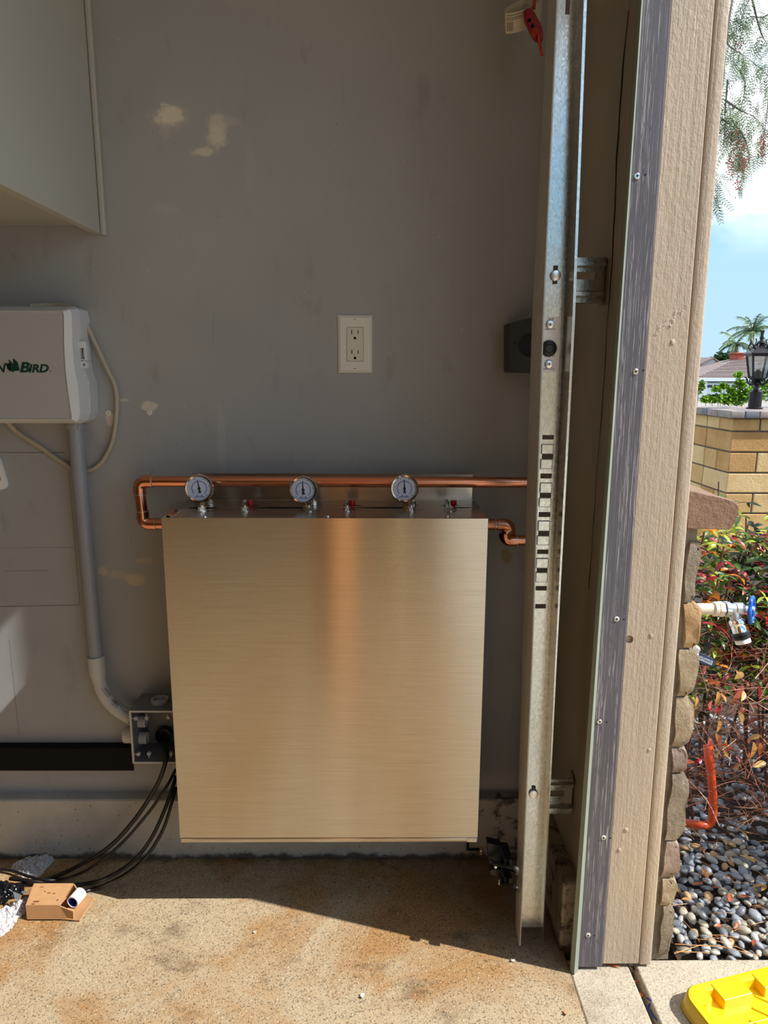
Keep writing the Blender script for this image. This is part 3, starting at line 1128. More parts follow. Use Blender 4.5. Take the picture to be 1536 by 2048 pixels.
# ------------------------------------------------------------------ copper pipework
R0 = 0.0111
PY = -0.065
cp = thing('copper_pipe', 'copper pipe running behind the gauges and looping into the cabinet at left', 'pipe', (-0.1, PY, 0.80))
zt = 0.888
zl = oy(300, 1048, PY).z
xl = oy(281, 1008, PY).x
def elbow(c, a, b, r, R=R0 * 1.14, parent=None):
    """90 degree copper elbow at corner c from direction a to direction b"""
    pts = [c + a * (r + 0.012), c + a * r]
    ctr = c + a * r + b * r
    for i in range(1, 9):
        t = i / 8 * pi / 2
        pts.append(ctr - b * r * cos(t) - a * r * sin(t))
    pts.append(c + b * (r + 0.012))
    mb = MB(); mb.tube(pts, R, 20)
    return mb.build('copper_elbow', m_copper, parent)
A = Vector((xl, PY, zt)); B = Vector((xl + 0.003, PY, zl))
elbow(A, EX, -EZ, 0.014, parent=cp)
elbow(B, EZ, EX, 0.014, parent=cp)
mb = MB(); mb.tube([A + EX * 0.026, (0.335, PY, zt)], R0, 20)
mb.build('pipe_run', m_copper, cp)
mb = MB(); mb.tube([A - EZ * 0.02, B + EZ * 0.02], R0, 20)
mb.build('pipe_riser', m_copper, cp)
mb = MB(); mb.tube([B + EX * 0.024, (BX0 + 0.0003, PY, zl)], R0 * 1.05, 20)
mb.build('pipe_stub', m_copper, cp)
for c, d in ((A + EX * 0.0268, EX), (A - EZ * 0.0265, EZ), (B + EZ * 0.0268, EZ), (B + EX * 0.0268, EX)):
    mb = MB()
    mb.lathe(c - d * 0.0012, d, [(R0 * 1.05, 0), (R0 * 1.2, 0.0005), (R0 * 1.2, 0.0019), (R0 * 1.05, 0.0024)], 20)
    mb.build('solder_joint', m_solder, cp)
mb = MB(); mb.tube(smooth_path([A + Vector((.0268, -.004, R0 * 1.2)), A + Vector((.027, -.004, R0 * 1.2 + .006)), A + Vector((.0315, -.004, R0 * 1.2 + .012))], 4), 0.0005, 5)
mb.build('wire_end', m_zinc, cp)

cq = thing('copper_pipe', 'short copper offset with two elbows leaving the right side of the cabinet', 'pipe', (0.24, PY, 0.78))
zr = oy(1000, 1049, PY).z
z2 = oy(1020, 1080, PY).z
xa = oy(1020, 1050, PY).x
xb = oy(1008, 1080, PY).x + 0.001
A = Vector((xa, PY, zr)); B = Vector((xb, PY - 0.004, z2))
mb = MB(); mb.tube([(BX1 - 0.0003, PY, zr), A - EX * 0.02], R0 * 1.02, 20); mb.build('pipe_stub', m_copper, cq)
pts = [A - EX * 0.024, A - EX * 0.012] + [A + Vector((-0.012 + 0.012 * sin(t), -0.001 * t, -0.012 + 0.012 * cos(t))) for t in (0.5, 1.0, pi / 2)] + [B + Vector((0.0, 0.0, 0.014))]
mb = MB(); mb.tube(pts, R0 * 1.14, 20); mb.build('copper_elbow', m_copper, cq)
pts = [B + EZ * 0.016, B + EZ * 0.011] + [B + Vector((0.011 - 0.011 * cos(t), 0, 0.011 - 0.011 * sin(t))) for t in (0.5, 1.0, pi / 2)] + [B + EX * 0.024]
mb = MB(); mb.tube(pts, R0 * 1.14, 20); mb.build('copper_elbow', m_copper, cq)
mb = MB(); mb.tube([B + EX * 0.022, (0.335, B.y, B.z)], R0, 20); mb.build('pipe_run', m_copper, cq)
for c, d in ((A - EX * 0.0245, EX), (A - EX * 0.031, EX), (B + EX * 0.0245, EX)):
    mb = MB()
    mb.lathe(c - d * 0.0012, d, [(R0 * 1.02, 0), (R0 * 1.19, 0.0005), (R0 * 1.19, 0.0019), (R0 * 1.02, 0.0024)], 20)
    mb.build('solder_joint', m_solder, cq)

# ------------------------------------------------------------------ wall outlet
o1, o2 = oy(675.5, 630.5), oy(744, 746)
ox0, ox1, oz1, oz0 = o1.x, o2.x, o1.z, o2.z
ocx, ocz = (ox0 + ox1) / 2, (oz0 + oz1) / 2
out = thing('wall_outlet', 'white rectangular wall outlet with two receptacles on bare grey wall', 'outlet', (ocx, -0.001, oz0))
mb = MB()
hw, hh = (ox1 - ox0) / 2, (oz1 - oz0) / 2
rings = []
for k, y in ((0, -0.0003), (0, -0.0025), (0.0045, -0.0058), (0.006, -0.0062)):
    rings.append([mb.bm.verts.new((ocx + sx * (hw - k), y, ocz + sz * (hh - k))) for sx, sz in ((-1, -1), (1, -1), (1, 1), (-1, 1))])
mb.loft(rings)
plate = mb.build('cover_plate', m_plate, out, ang=20)
rw, rh = 0.01665, 0.0335
mb = MB(); mb.box(ocx - rw - .0006, ocx + rw + .0006, -0.008, -0.003, ocz - rh - .0006, ocz + rh + .0006, 0.0015, 2)
bool_cut(plate, mb)
mb = MB(); mb.box(ocx - rw, ocx + rw, -0.0068, -0.0012, ocz - rh, ocz + rh, 0.0012, 2)
rec = mb.build('receptacle', m_recep, out)
cut = MB()
for s in (0.0197, -0.0197):
    cut.box(ocx - 0.0072, ocx - 0.0053, -0.01, -0.003, ocz + s + 0.0000, ocz + s + 0.0088)
    cut.box(ocx + 0.0055, ocx + 0.0072, -0.01, -0.003, ocz + s + 0.0008, ocz + s + 0.0080)
    pts = [(ocx - 0.0026, -0.01, ocz + s - 0.0100), (ocx + 0.0026, -0.01, ocz + s - 0.0100)] + [(ocx + 0.0026 * cos(a), -0.01, ocz + s - 0.0072 + 0.0026 * sin(a)) for a in (0, .6, 1.2, pi / 2, 1.94, 2.54, pi)]
    cut.prism(pts, (0, 0.007, 0))
bool_cut(rec, cut)
mb = MB(); mb.box(ocx - rw + .002, ocx + rw - .002, -0.0040, -0.0022, ocz - rh + .002, ocz + rh - .002)
mb.build('contact_well', m_dark, out)
for z in (ocz + hh - 0.0085, ocz - hh + 0.0085):
    mb = MB(); mb.lathe((ocx, -0.0058, z), -EY, [(0.0032, 0), (0.0030, 0.0012), (0.001, 0.0016)], 16)
    s_ = mb.build('plate_screw', m_plate, out)
    mb = MB(); mb.box(ocx - 0.0026, ocx + 0.0026, -0.00755, -0.0071, z - 0.0004, z + 0.0004)
    mb.build('screw_slot', m_dkgrey, s_)

# ------------------------------------------------------------------ wall cupboard, upper left
CX, CZ = -0.547, 1.371
cup = thing('wall_cupboard', 'pale grey hanging wall cupboard in the upper left corner of the wall', 'cupboard', (-0.8, -0.2, CZ))
mb = MB(); mb.box(CX - 0.019, CX, -0.60, -0.0005, CZ, 2.45, 0.001, 1); mb.build('side_panel', m_cab, cup)
mb = MB(); mb.box(-1.45, CX - 0.0195, -0.60, -0.0005, CZ + 0.016, CZ + 0.034); mb.build('bottom_panel', m_cab, cup)
mb = MB(); mb.box(-1.47, -1.4515, -0.60, -0.0005, CZ, 2.45); mb.build('side_panel', m_cab, cup)
mb = MB(); mb.box(-1.45, CX - 0.0195, -0.60, -0.0005, 2.43, 2.45); mb.build('top_panel', m_cab, cup)
for x0, x1 in ((-1.469, -1.010), (-1.007, CX - 0.001)):
    mb = MB(); mb.box(x0, x1, -0.6205, -0.601, CZ + .002, 2.448, 0.002, 1); d_ = mb.build('door', m_cab, cup)
mb = MB(); mb.box(CX + 0.0006, CX + 0.0105, -0.012, -0.0004, CZ - 0.002, 2.45, 0.002, 2); mb.build('scribe_strip', m_cab, cup)

# ------------------------------------------------------------------ irrigation controller
YB, YM, YF = -0.001, -0.055, -0.098
ctl = thing('irrigation_controller', 'light grey irrigation controller box with green bird lettering', 'controller', (-0.75, -0.05, 1.0))
XL = -0.86
back = [(150, 613), (157, 618), (160.5, 634), (162, 680), (165, 722), (170, 748), (176, 762), (179, 800), (179, 826), (173, 841), (164, 847)]
frnt = [(122, 622.5), (126, 623), (127.7, 631), (128.2, 680), (129.5, 715), (131.5, 745), (133.8, 765), (138.5, 800), (141.5, 822), (143.5, 833), (143, 838.5)]
def outline(pp, y, zt, zb):
    r = [oy(a, b, y) for a, b in pp]
    return [Vector((XL, y, r[0].z))] + r + [Vector((XL, y, r[-1].z))]
mb = MB()
ob, of = outline(back, YM, 0, 0), outline(frnt, YF, 0, 0)
om = [b.lerp(f, 0.5) + Vector((0.0045 if 0 < i < len(ob) - 1 else 0, -0.012, 0)) for i, (b, f) in enumerate(zip(ob, of))]
oc = sum(of, Vector()) / len(of)
of2 = [Vector((p.x - 0.003 if 0 < i < len(of) - 1 else p.x, p.y + 0.0015, oc.z + (p.z - oc.z) * 0.98)) for i, p in enumerate(of)]
mb.loft([[mb.bm.verts.new(p) for p in L] for L in (ob, om, of)], True, False)
mb.build('lid', m_ctrl, ctl, ang=28)
mb = MB()
mb.loft([[mb.bm.verts.new(p) for p in L] for L in (of, of2)], False, True)
face = mb.build('lid_face', m_ctrlf, ctl, ang=28)
mb = MB()
rb = [Vector((p.x - (0.004 if 0 < i < len(ob) - 1 else 0), YB, p.z)) for i, p in enumerate(ob)]
rm = [Vector((p.x, YM - .002, p.z)) + Vector((0.0018 if 4 < i < len(ob) - 2 else -0.003 if 0 < i < len(ob) - 1 else 0, 0, 0)) for i, p in enumerate(ob)]
rm = [Vector((a.x, YM + 0.0006, oc.z + (a.z - oc.z) * 0.992)) for a in rm]
mb.loft([[mb.bm.verts.new(p) for p in L] for L in (rb, rm)])
mb.build('back_housing', m_ctrl, ctl, ang=28)
# latch
l0, l1 = oy(154, 681, -0.062), oy(173.5, 721, -0.062)
mb = MB(); mb.box(l0.x, l1.x, -0.064, -0.046, l1.z, l0.z, 0.004, 3)
lt = mb.build('latch', m_ctrl, ctl)
mb = MB()
w0, w1 = oy(159, 696, -0.064), oy(170, 718, -0.064)
mb.box(w0.x, w1.x, -0.07, -0.05, w1.z, w0.z, 0.001, 1)
bool_cut(lt, mb)
mb = MB(); mb.box(w0.x + .0035, w1.x - .0005, -0.058, -0.050, w1.z + .001, w0.z - .001, 0.001, 1); mb.build('latch_tongue', m_plate, lt)
mb = MB(); mb.box(w0.x, w0.x + .003, -0.0515, -0.0505, w1.z, w0.z); mb.build('latch_slot', m_dark, lt)
h0 = oy(169, 729.5, -0.060)
mb = MB(); mb.lathe(h0 + EY * 0.004, -EY, [(0.0078, 0), (0.0078, 0.006), (0.007, 0.007)], 20)
hasp = mb.build('padlock_tab', m_ctrl, ctl)
mb = MB(); mb.lathe(h0 + EY * 0.006, -EY, [(0.0030, 0), (0.0030, 0.0125)], 14); bool_cut(hasp, mb)
# lettering on the face
yf = YF + 0.0012
def t_on(s, px0, py0, px1, py1, shear=0.25, bold=0.032):
    a, b = oy(px0, py1, yf), oy(px1, py0, yf)
    return lettering(s, (a.x, yf - 0.0002, a.z), EX, EZ, b.x - a.x, b.z - a.z, 0.0005, shear, bold)
letters('brand_lettering', m_green, face, t_on('B', 40, 724, 59, 745), t_on('IRD', 58, 728.5, 97, 745))
letters('brand_lettering', m_green, face, t_on('N', -6, 728.5, 11, 745), t_on('I', -17, 728.5, -8, 745), t_on('A', -38, 728.5, -18, 745), t_on('R', -60, 724, -39, 745))
mb = MB()
sw = [(38, 620), (62, 628), (84, 646), (92, 640), (84, 620), (70, 592), (92, 606), (112, 634), (118, 616), (112, 583), (134, 600), (152, 618), (155, 636), (146, 652), (140, 662), (168, 688), (136, 678), (124, 690), (112, 704), (100, 694), (86, 694), (72, 680), (54, 664), (80, 664), (92, 668), (98, 660), (80, 650)]
mb.prism([oy(a / 4.267, 580 + b / 4.267, yf) + EY * -0.0002 for a, b in sw], -EY * 0.0004)
bmesh.ops.triangulate(mb.bm, faces=mb.bm.faces[:])
mb.build('bird_emblem', m_green, face)
c = oy(101, 742, yf)
mb = MB(); mb.lathe(c - EY * .0002, -EY, [(.0014, 0), (.0014, .0003)], 12); mb.build('registered_mark', m_stripe, face)

# cream cable loop round the controller
mb = MB()
pl = [(60, 612, -.03), (105, 610, -.006), (135, 611, -.006), (153, 620, -.008), (168, 640, -.010), (192, 690, -.010), (214, 738, -.010), (229, 768, -.009), (234, 800, -.008), (231, 850, -.008), (224, 885, -.008), (208, 918, -.008), (190, 936, -.007), (172, 941, -.0065), (150, 938, -.0065), (120, 922, -.0065), (80, 894, -.007), (45, 872, -.008), (25, 856, -.012), (14, 842, -.03)]
mb.tube(smooth_path([oy(a, b, c) for a, b, c in pl], 5), 0.0047, 10)
tag(mb.build('cable', m_cream), 'thin cream cable looped on the wall around the grey controller', 'cable')

# conduit
cd = thing('conduit', 'grey PVC conduit dropping from the controller to the open junction box', 'conduit', (-0.61, -0.035, 0.4))
YC = -0.030
a, b = oy(149.5, 848, YC), oy(192, 1316, YC)
rr = (oy(165, 900, YC).x - oy(135.5, 900, YC).x) / 2
mb = MB(); mb.tube([a, b], rr, 24); mb.build('straight_pipe', m_pvc, cd)
mb = MB(); mb.lathe(a + EZ * 0.002, (b - a), [(rr * 1.16, 0), (rr * 1.18, 0.009), (rr * 1.12, 0.0118)], 24)
for k in range(5):
    t = -pi / 2 + (k - 2) * 0.7
    mb.box(a.x + rr * 1.17 * cos(t) - .001, a.x + rr * 1.17 * cos(t) + .001, YC + rr * 1.17 * sin(t) - .0015, YC + rr * 1.17 * sin(t) + .0015, a.z - .009, a.z - .001)
mb.build('collar', m_pvc, cd)
el = [(191.5, 1312), (195, 1340), (199, 1362), (207, 1384), (220, 1404), (238, 1421), (262, 1436)]
pts = smooth_path([oy(p, q, YC) for p, q in el], 6)
n_ = len(pts)
rad = [rr * 1.20 if i < 8 else rr * 1.20 - (rr * 0.19) * min(1, (i - 8) / 2) for i in range(n_)]
mb = MB(); mb.tube(pts, rad, 24); elb = mb.build('elbow_sweep', m_pvc2, cd)
elb['label'] = 'paler swept elbow with black print'
# print on the elbow
its = []
def on_el(px, py, ang, s, w, h):
    u = EX * cos(ang) - EZ * sin(ang)
    v = EX * sin(ang) + EZ * cos(ang)
    return lettering(s, oy(px, py, YC - rr * 1.06), u, v, w, h, 0.0004)
its.append(on_el(208, 1377, 1.02, 'CANTEX', 0.021, 0.0055))
its.append(on_el(202, 1378, 0.98, 'PVC 1" SCH 40', 0.024, 0.003))
its.append(on_el(222, 1408, 0.72, 'MADE IN USA', 0.016, 0.0025))
its.append(on_el(241, 1414, 0.60, 'A', 0.003, 0.004))
its.append(on_el(244, 1421, 0.58, 'UL 651', 0.013, 0.004))
u = EX * cos(.80) - EZ * sin(.80); v = EX * sin(.80) + EZ * cos(.80)
letters('elbow_print', m_print, elb, *its)
mb = MB()
q0 = oy(223.5, 1402, YC - rr * 1.06)
for k, w in enumerate((.0016, .0009, .002, .0012, .0018, .0009, .0014)):
    q = q0 + u * (0.0026 * k)
    mb.prism([q, q + u * w, q + u * w + v * 0.0075, q + v * 0.0075], -EY * 0.0004)
mb.build('bar_code', m_print, elb)

# ------------------------------------------------------------------ junction box, open
JX0, JX1, JZ0, JZ1, JY = -0.531, -0.412, 0.273, 0.396, -0.082
jb = thing('junction_box', 'open grey PVC junction box half hidden by the steel cabinet', 'junction box', (-0.47, -0.04, JZ0))
T = 0.0035
mb = MB()
mb.box(JX0, JX1, -0.0045, -0.0005, JZ0, JZ1)
mb.box(JX0, JX0 + T, JY, -0.0045, JZ0, JZ1)
mb.box(JX1 - T, JX1, JY, -0.0045, JZ0, JZ1)
mb.box(JX0 + T, JX1 - T, JY, -0.0045, JZ0, JZ0 + T)
mb.box(JX0 + T, JX1 - T, JY, -0.0045, JZ1 - T, JZ1)
mb.build('box_body', m_pvcin, jb)
mb = MB()
for q in ((JX0 - .0006, JX0 + T + .0006, JZ0 - .0006, JZ1 + .0006), (JX1 - T - .0006, JX1 + .0006, JZ0 - .0006, JZ1 + .0006), (JX0 + T + .0006, JX1 - T - .0006, JZ0 - .0006, JZ0 + T + .0004), (JX0 + T + .0006, JX1 - T - .0006, JZ1 - T - .0004, JZ1 + .0006)):
    mb.box(q[0], q[1], JY - 0.0014, JY + 0.0002, q[2], q[3], 0.0004, 1)
mb.build('rim', m_pvc2, jb)
def stand(px, py, dx, dz, parent):
    c = oy(px, py, JY + .001)
    mb = MB()
    mb.lathe(c + EY * 0.005, -EY, [(0.0042, 0), (0.0042, 0.005), (0.0036, 0.0058), (0.0016, 0.0058), (0.0016, 0.002)], 14)
    L = 0.0095
    mb.box(min(c.x, c.x + dx * L) - (.0006 if dz else 0), max(c.x, c.x + dx * L) + (.0006 if dz else 0), JY + 0.001, JY + 0.006, min(c.z, c.z + dz * L) - (.0006 if dx else 0), max(c.z, c.z + dz * L) + (.0006 if dx else 0))
    mb.build('screw_post', m_pvc2, parent)
for q in ((271.5, 1437.5, -1, 0), (293, 1436.5, 0, 1), (336, 1435.5, 0, 1), (276.5, 1509, -1, 0), (297.5, 1508, 0, -1), (341, 1508, 0, -1)):
    stand(*q, jb)
# hubs and threaded ends
c = oy(247, 1469, -0.04)
mb = MB(); mb.lathe((JX0 - 0.030, -0.040, c.z), EX, [(0.0168, 0), (0.0185, 0.002), (0.0185, 0.03), (.017, .0302)], 28)
mb.build('side_hub', m_pvc2, jb)
for (px, py, r) in ((286, 1476, 0.0125), (284, 1443, 0.012)):
    c = oy(px, py, -0.040)
    mb = MB()
    prof = []
    for k in range(7):
        prof += [(r, 0.0022 * k), (r * 1.07, 0.0022 * k + 0.0011)]
    prof += [(r, 0.0165), (r * .8, 0.0165), (r * .8, 0.004)]
    mb.lathe((JX0 + T, -0.040, c.z), EX, prof, 24)
    mb.build('threaded_end', m_pvc2, jb)
tx = oy(322, 1402, -0.035).x
mb = MB(); mb.lathe((tx, -0.042, JZ1), EZ, [(0.0185, 0), (0.0185, 0.008), (0.0170, 0.009), (0.0140, 0.009), (0.0140, 0.0005)], 30)
mb.build('top_hub', m_pvc2, jb)
c = oy(326, 1473, -0.020)
mb = MB(); mb.lathe((c.x, -0.0046, c.z), -EY, [(0.0185, 0), (0.0185, 0.014), (0.013, 0.016), (0.012, 0.004)], 28)
mb.build('black_bushing', m_black, jb)['label'] = 'black cable bushing'
mb = MB()
mb.tube(smooth_path([(JX0 + .03, -.012, JZ1 - .030), (JX0 + .055, -.02, JZ1 - .018), (JX0 + .085, -.02, JZ1 - .022), (JX1 - .006, -.02, JZ1 - .036)], 5), 0.014, 14, flat=.6)
mb.build('inner_sleeve', m_pvc2, jb)

# ------------------------------------------------------------------ black rail
mb = MB(); mb.box(-1.3, -0.552, -0.0245, -0.0215, 0.2195, 0.2760, 0.0008, 1)
mb.box(-1.3, -0.552, -0.0215, -0.0004, 0.2735, 0.2760)
rail = mb.build('steel_angle', m_blackm)
tag(rail, 'long black steel angle fixed low on the wall at left', 'bracket')

# ------------------------------------------------------------------ black cables to the floor
m_cab2 = M('black cable jacket', srgb(22, 21, 22), 0.32, var=0.15, bump=0.15, bs=60)
def cable(label, pts, r):
    P = []
    for q in pts:
        P.append(oz(q[0], q[1], r + 0.0005 + (q[3] if len(q) > 3 else 0)) if q[2] is None else oy(q[0], q[1], q[2]))
    mb = MB(); mb.tube(smooth_path(P, 6), r, 10)
    return tag(mb.build('black_cable', m_cab2), label, 'cable')
cable('thick black cable leaving the junction box, uppermost of the black cables', [(324, 1474, -.018), (330, 1492, -.06), (334, 1508, -.0845), (331, 1524, -.096), (318, 1562, -.10), (290, 1610, -.102), (262, 1648, -.105), (230, 1683, -.105), (195, 1710, -.104), (150, 1735, -.1035), (118, 1750, -.104), (88, 1760, None), (50, 1768, None), (10, 1772, None), (-40, 1770, None)], 0.0047)
cable('thin black cable between the thick one and the lower pair', [(352, 1538, -.07), (335, 1570, -.098), (310, 1608, -.108), (285, 1640, -.11), (252, 1678, -.112), (215, 1712, -.115), (180, 1737, -.118), (150, 1751, -.122), (120, 1759, None, .004), (90, 1760, None, .009), (55, 1752, None, .009), (20, 1741, None, .006), (-30, 1738, None)], 0.0032)
cable('black cable of the lower pair, nearer the wall', [(352, 1552, -.07), (342, 1585, -.098), (325, 1630, -.115), (305, 1672, -.125), (278, 1710, -.128), (245, 1738, -.134), (210, 1757, -.145), (180, 1766, None), (150, 1770, None), (120, 1771, None), (96, 1766, None), (60, 1762, None, .010), (20, 1757, None, .010)], 0.0042)
cable('black cable of the lower pair, nearer the room', [(352, 1575, -.085), (345, 1600, -.108), (330, 1650, -.125), (308, 1692, -.133), (282, 1724, -.139), (255, 1746, -.147), (225, 1763, -.150), (195, 1776, None), (172, 1782, None), (158, 1785, None)], 0.0038)

# ------------------------------------------------------------------ cardboard box with a white roll
H = 0.034
p0, p1 = oz(36, 1842, 0.0006), oz(122, 1842, 0.0006)
t0, t1 = oz(52, 1811, H), oz(120, 1812.5, H)
k0, k1 = oz(68, 1768.5, H), oz(147, 1768.5, H)
bx = thing('cardboard_box', 'small flattened brown cardboard carton lying open on the floor', 'box', (p0.x + .05, p0.y + .05, 0.0))
fy, by = (p0.y + t0.y) / 2, k0.y
x0, x1 = t0.x, t1.x
mb = MB()
def slab(a, b, c, d, th=0.0022):
    nrm = (b - a).cross(d - a).normalized() * th
    mb.prism([a, b, c, d], nrm)
gnd = lambda v: Vector((v.x, v.y, 0.0006))
A, B, C, D = Vector((x0, fy, H)), Vector((x1, fy, H)), Vector((k1.x, by, H)), Vector((k0.x, by, H))
a_, b_, c_, d_ = (gnd(v) for v in (A, B, C, D))
slab(A, B, C, D); mb.build('top_flap', m_card, bx)
mb = MB(); slab(a_, b_, B - EZ * .0002, A - EZ * .0002, -0.0022); mb.build('front_wall', m_card, bx)
mb = MB(); slab(d_, c_, C, D); mb.build('rear_wall', m_card, bx)
mb = MB(); slab(a_, d_, D, A); mb.build('end_wall', m_card, bx)
mb = MB(); slab(a_, b_, c_, d_); mb.build('bottom_wall', m_card, bx)
# open end: side tab standing, long flap on the floor
f1 = oz(146, 1823, 0.026); f2 = oz(147, 1841, 0.001)
mb = MB(); mb.strip([[B - EZ * .001, b_ + EZ * .0012], [f1, f2]]); mb.solid(0.002); mb.build('front_tab', m_card, bx)
g1, g2 = oz(190, 1796, 0.014), oz(160, 1842, 0.003)
q1, q2 = oz(150, 1785, .002), oz(146, 1842, .002)
mb = MB()
mb.strip([[c_ + EZ * .0025, b_ + EZ * .0025], [q1 + EZ * .001, q2 + EZ * .001], [(q1 * .5 + g1 * .5) - EZ * .003, (q2 * .5 + g2 * .5)], [g1, g2]])
mb.solid(0.002); mb.build('floor_flap', m_card, bx)
r1 = C + Vector((0.012, -0.01, -0.002))
mb = MB(); mb.strip([[C - EZ * .0005, c_ + EZ * .003], [C + Vector((.012, -.012, -.004)), c_ + Vector((.013, -.012, .003))], [C + Vector((.016, -.03, -.010)), c_ + Vector((.018, -.03, .004))]]); mb.solid(0.002); mb.build('rear_tab', m_card, bx)
mb = MB()
for px, py, w, h in ((84, 1774, .012, .003), (90, 1783, .006, .004), (98, 1786, .012, .004), (108, 1787, .010, .004), (72, 1803, .02, .007), (115, 1800, .006, .008), (66, 1808, .012, .006)):
    c = oz(px, py, H + .0024)
    mb.prism([c + Vector((w / 2 * cos(a * pi / 5) * (0.7 + .3 * noise.noise(Vector((a, px, py)))), h / 2 * sin(a * pi / 5) * (0.7 + .4 * noise.noise(Vector((py, a, px)))), 0)) for a in range(10)], EZ * 0.0001)
mb.build('ink_print', m_stain, bx)
# roll
c0, c1 = oz(145, 1805, 0.0205), oz(158, 1790, 0.0205)
ax = (c1 - c0).normalized()
ro = thing('tape_roll', 'white plastic tape roll with a blue core lying in the open carton', 'roll', (c0.x, c0.y, 0.004))
Rr = 0.0128
mb = MB(); mb.lathe(c0, ax, [(Rr * .84, 0.001), (Rr * .84, 0.0), (Rr, 0.0), (Rr * 1.02, .001), (Rr * 1.0, .002), (Rr * 1.0, 0.026), (Rr * 1.02, 0.028), (Rr * .8, 0.028)], 32, False, True)
mb.build('shell', m_whitep, ro)
mb = MB(); mb.lathe(c0 + ax * 0.0008, ax, [(Rr * .84, 0), (Rr * .62, 0.0012), (Rr * .58, 0.012), (Rr * .1, 0.013)], 28, False, True)
mb.build('blue_core', m_blue, ro)['label'] = 'blue hollow core'

# ------------------------------------------------------------------ bubble film, black bag
def crumple(name, label, cat, outline, mat, hgt, seed, n=42, lift=0.0, amp=1.8, yoff=None):
    """crumpled sheet over a floor outline given by picked floor points"""
    P = [oz(a, b, 0.001) if yoff is None else oy(a, b, yoff) for a, b in outline]
    cen = sum(P, Vector()) / len(P)
    mb = MB()
    rings = []
    m_ = 18
    Q = smooth_path(P + [P[0]], 8)[:-1]
    for j in range(1, m_ + 1):
        t = j / m_
        row = []
        for i, q in enumerate(Q):
            p = cen.lerp(q, t)
            k = (1 - t ** 3)
            s = p * 70.0 + Vector((seed, 0, 0))
            z = lift * (1 - t) + hgt * k * (0.55 + 0.45 * noise.noise(p * 16 + Vector((seed, 2, 1)))) + amp * 0.006 * abs(noise.noise(s)) + amp * 0.004 * noise.noise(s * 2.6)
            row.append(mb.bm.verts.new(Vector((p.x + .004 * noise.noise(s + EY * 7), p.y + .004 * noise.noise(s + EX * 7), max(0.0012, z + 0.0012)))))
        rings.append(row)
    mb.loft(rings, True, False)
    bmesh.ops.triangulate(mb.bm, faces=[f for f in mb.bm.faces if len(f.verts) > 4])
    return tag(mb.build(name, mat, ang=20), label, cat)
crumple('bubble_film', 'crumpled clear bubble film lying behind the cables against the kerb', 'bubble wrap', [(22, 1739), (42, 1722), (66, 1716), (92, 1717), (108, 1722), (97, 1735), (88, 1748), (76, 1757), (48, 1757)], m_film, 0.030, 3.0)
crumple('bubble_film', 'crumpled clear bubble film lying in front, lapping over the brown carton', 'bubble wrap', [(-30, 1835), (0, 1822), (28, 1808), (52, 1800), (54, 1815), (42, 1835), (30, 1850), (8, 1872), (-30, 1885)], m_film, 0.022, 8.0)
crumple('plastic_bag', 'shiny black plastic bag crumpled at the left edge of the floor', 'bag', [(-30, 1775), (8, 1770), (30, 1775), (50, 1777), (44, 1790), (22, 1800), (2, 1812), (-30, 1815)], m_bag, 0.035, 5.0, amp=2.0)
mb = MB()  # silver-blue reflection on the bag, laid on as coloured patches
sheen_pts = [oz(a, b, .05) for a, b in ((24, 1770), (36, 1772), (42, 1780), (36, 1786), (28, 1783))]
mb.prism(sheen_pts, EZ * .0006)
sheen_pts = [oz(a, b, .052) for a, b in ((40, 1768), (50, 1766), (52, 1775), (44, 1777))]
mb.prism(sheen_pts, EZ * .0006)
bag = [o for o in bpy.data.objects if o.name.startswith('plastic_bag')][0]
for v in mb.bm.verts:
    v.co.z += 0.01 * noise.noise(v.co * 60) - 0.018
mb.build('sheen_patch', m_sheen, bag)

# white bracket partly in frame at left
c = oy(6, 948, -0.006)
wb = thing('white_frame', 'white rounded plastic frame cut off by the left edge', 'frame', (c.x - .03, 0, c.z - .03))
pts = [oy(a, b, 0) for a, b in ((-60, 905), (-2, 912), (4, 921), (17, 966), (16, 974), (10, 977.5), (-60, 986))]
mb = MB(); mb.prism([p - EY * .0004 for p in pts], -EY * .008)
fr_ = mb.build('frame_body', m_whitep, wb)
ins = [oy(a, b, 0) for a, b in ((-40, 928), (-6, 928), (0, 934), (6, 958), (2, 962), (-40, 968))]
mb = MB(); mb.prism([p - EY * .003 for p in ins], -EY * .01); bool_cut(fr_, mb)
mb = MB(); mb.prism([p - EY * .003 + Vector((-.0006, 0, 0)) for p in ins], EY * .001); mb.build('frame_recess', m_cab, wb)

# wall plugs
for px, py, r, lb in ((217, 826, .0062, 'pale plastic wall plug in a torn hole beside the cream cable'), (299, 825, .0058, 'small round wall plug in white filler right of the cream cable')):
    c = oy(px, py)
    mb = MB(); mb.lathe(c - EY * .0003, -EY, [(r, 0), (r, 0.0015), (r * .8, .0024), (r * .42, .0024), (r * .4, .001)], 16)
    tag(mb.build('wall_plug', m_recep), lb, 'wall plug')

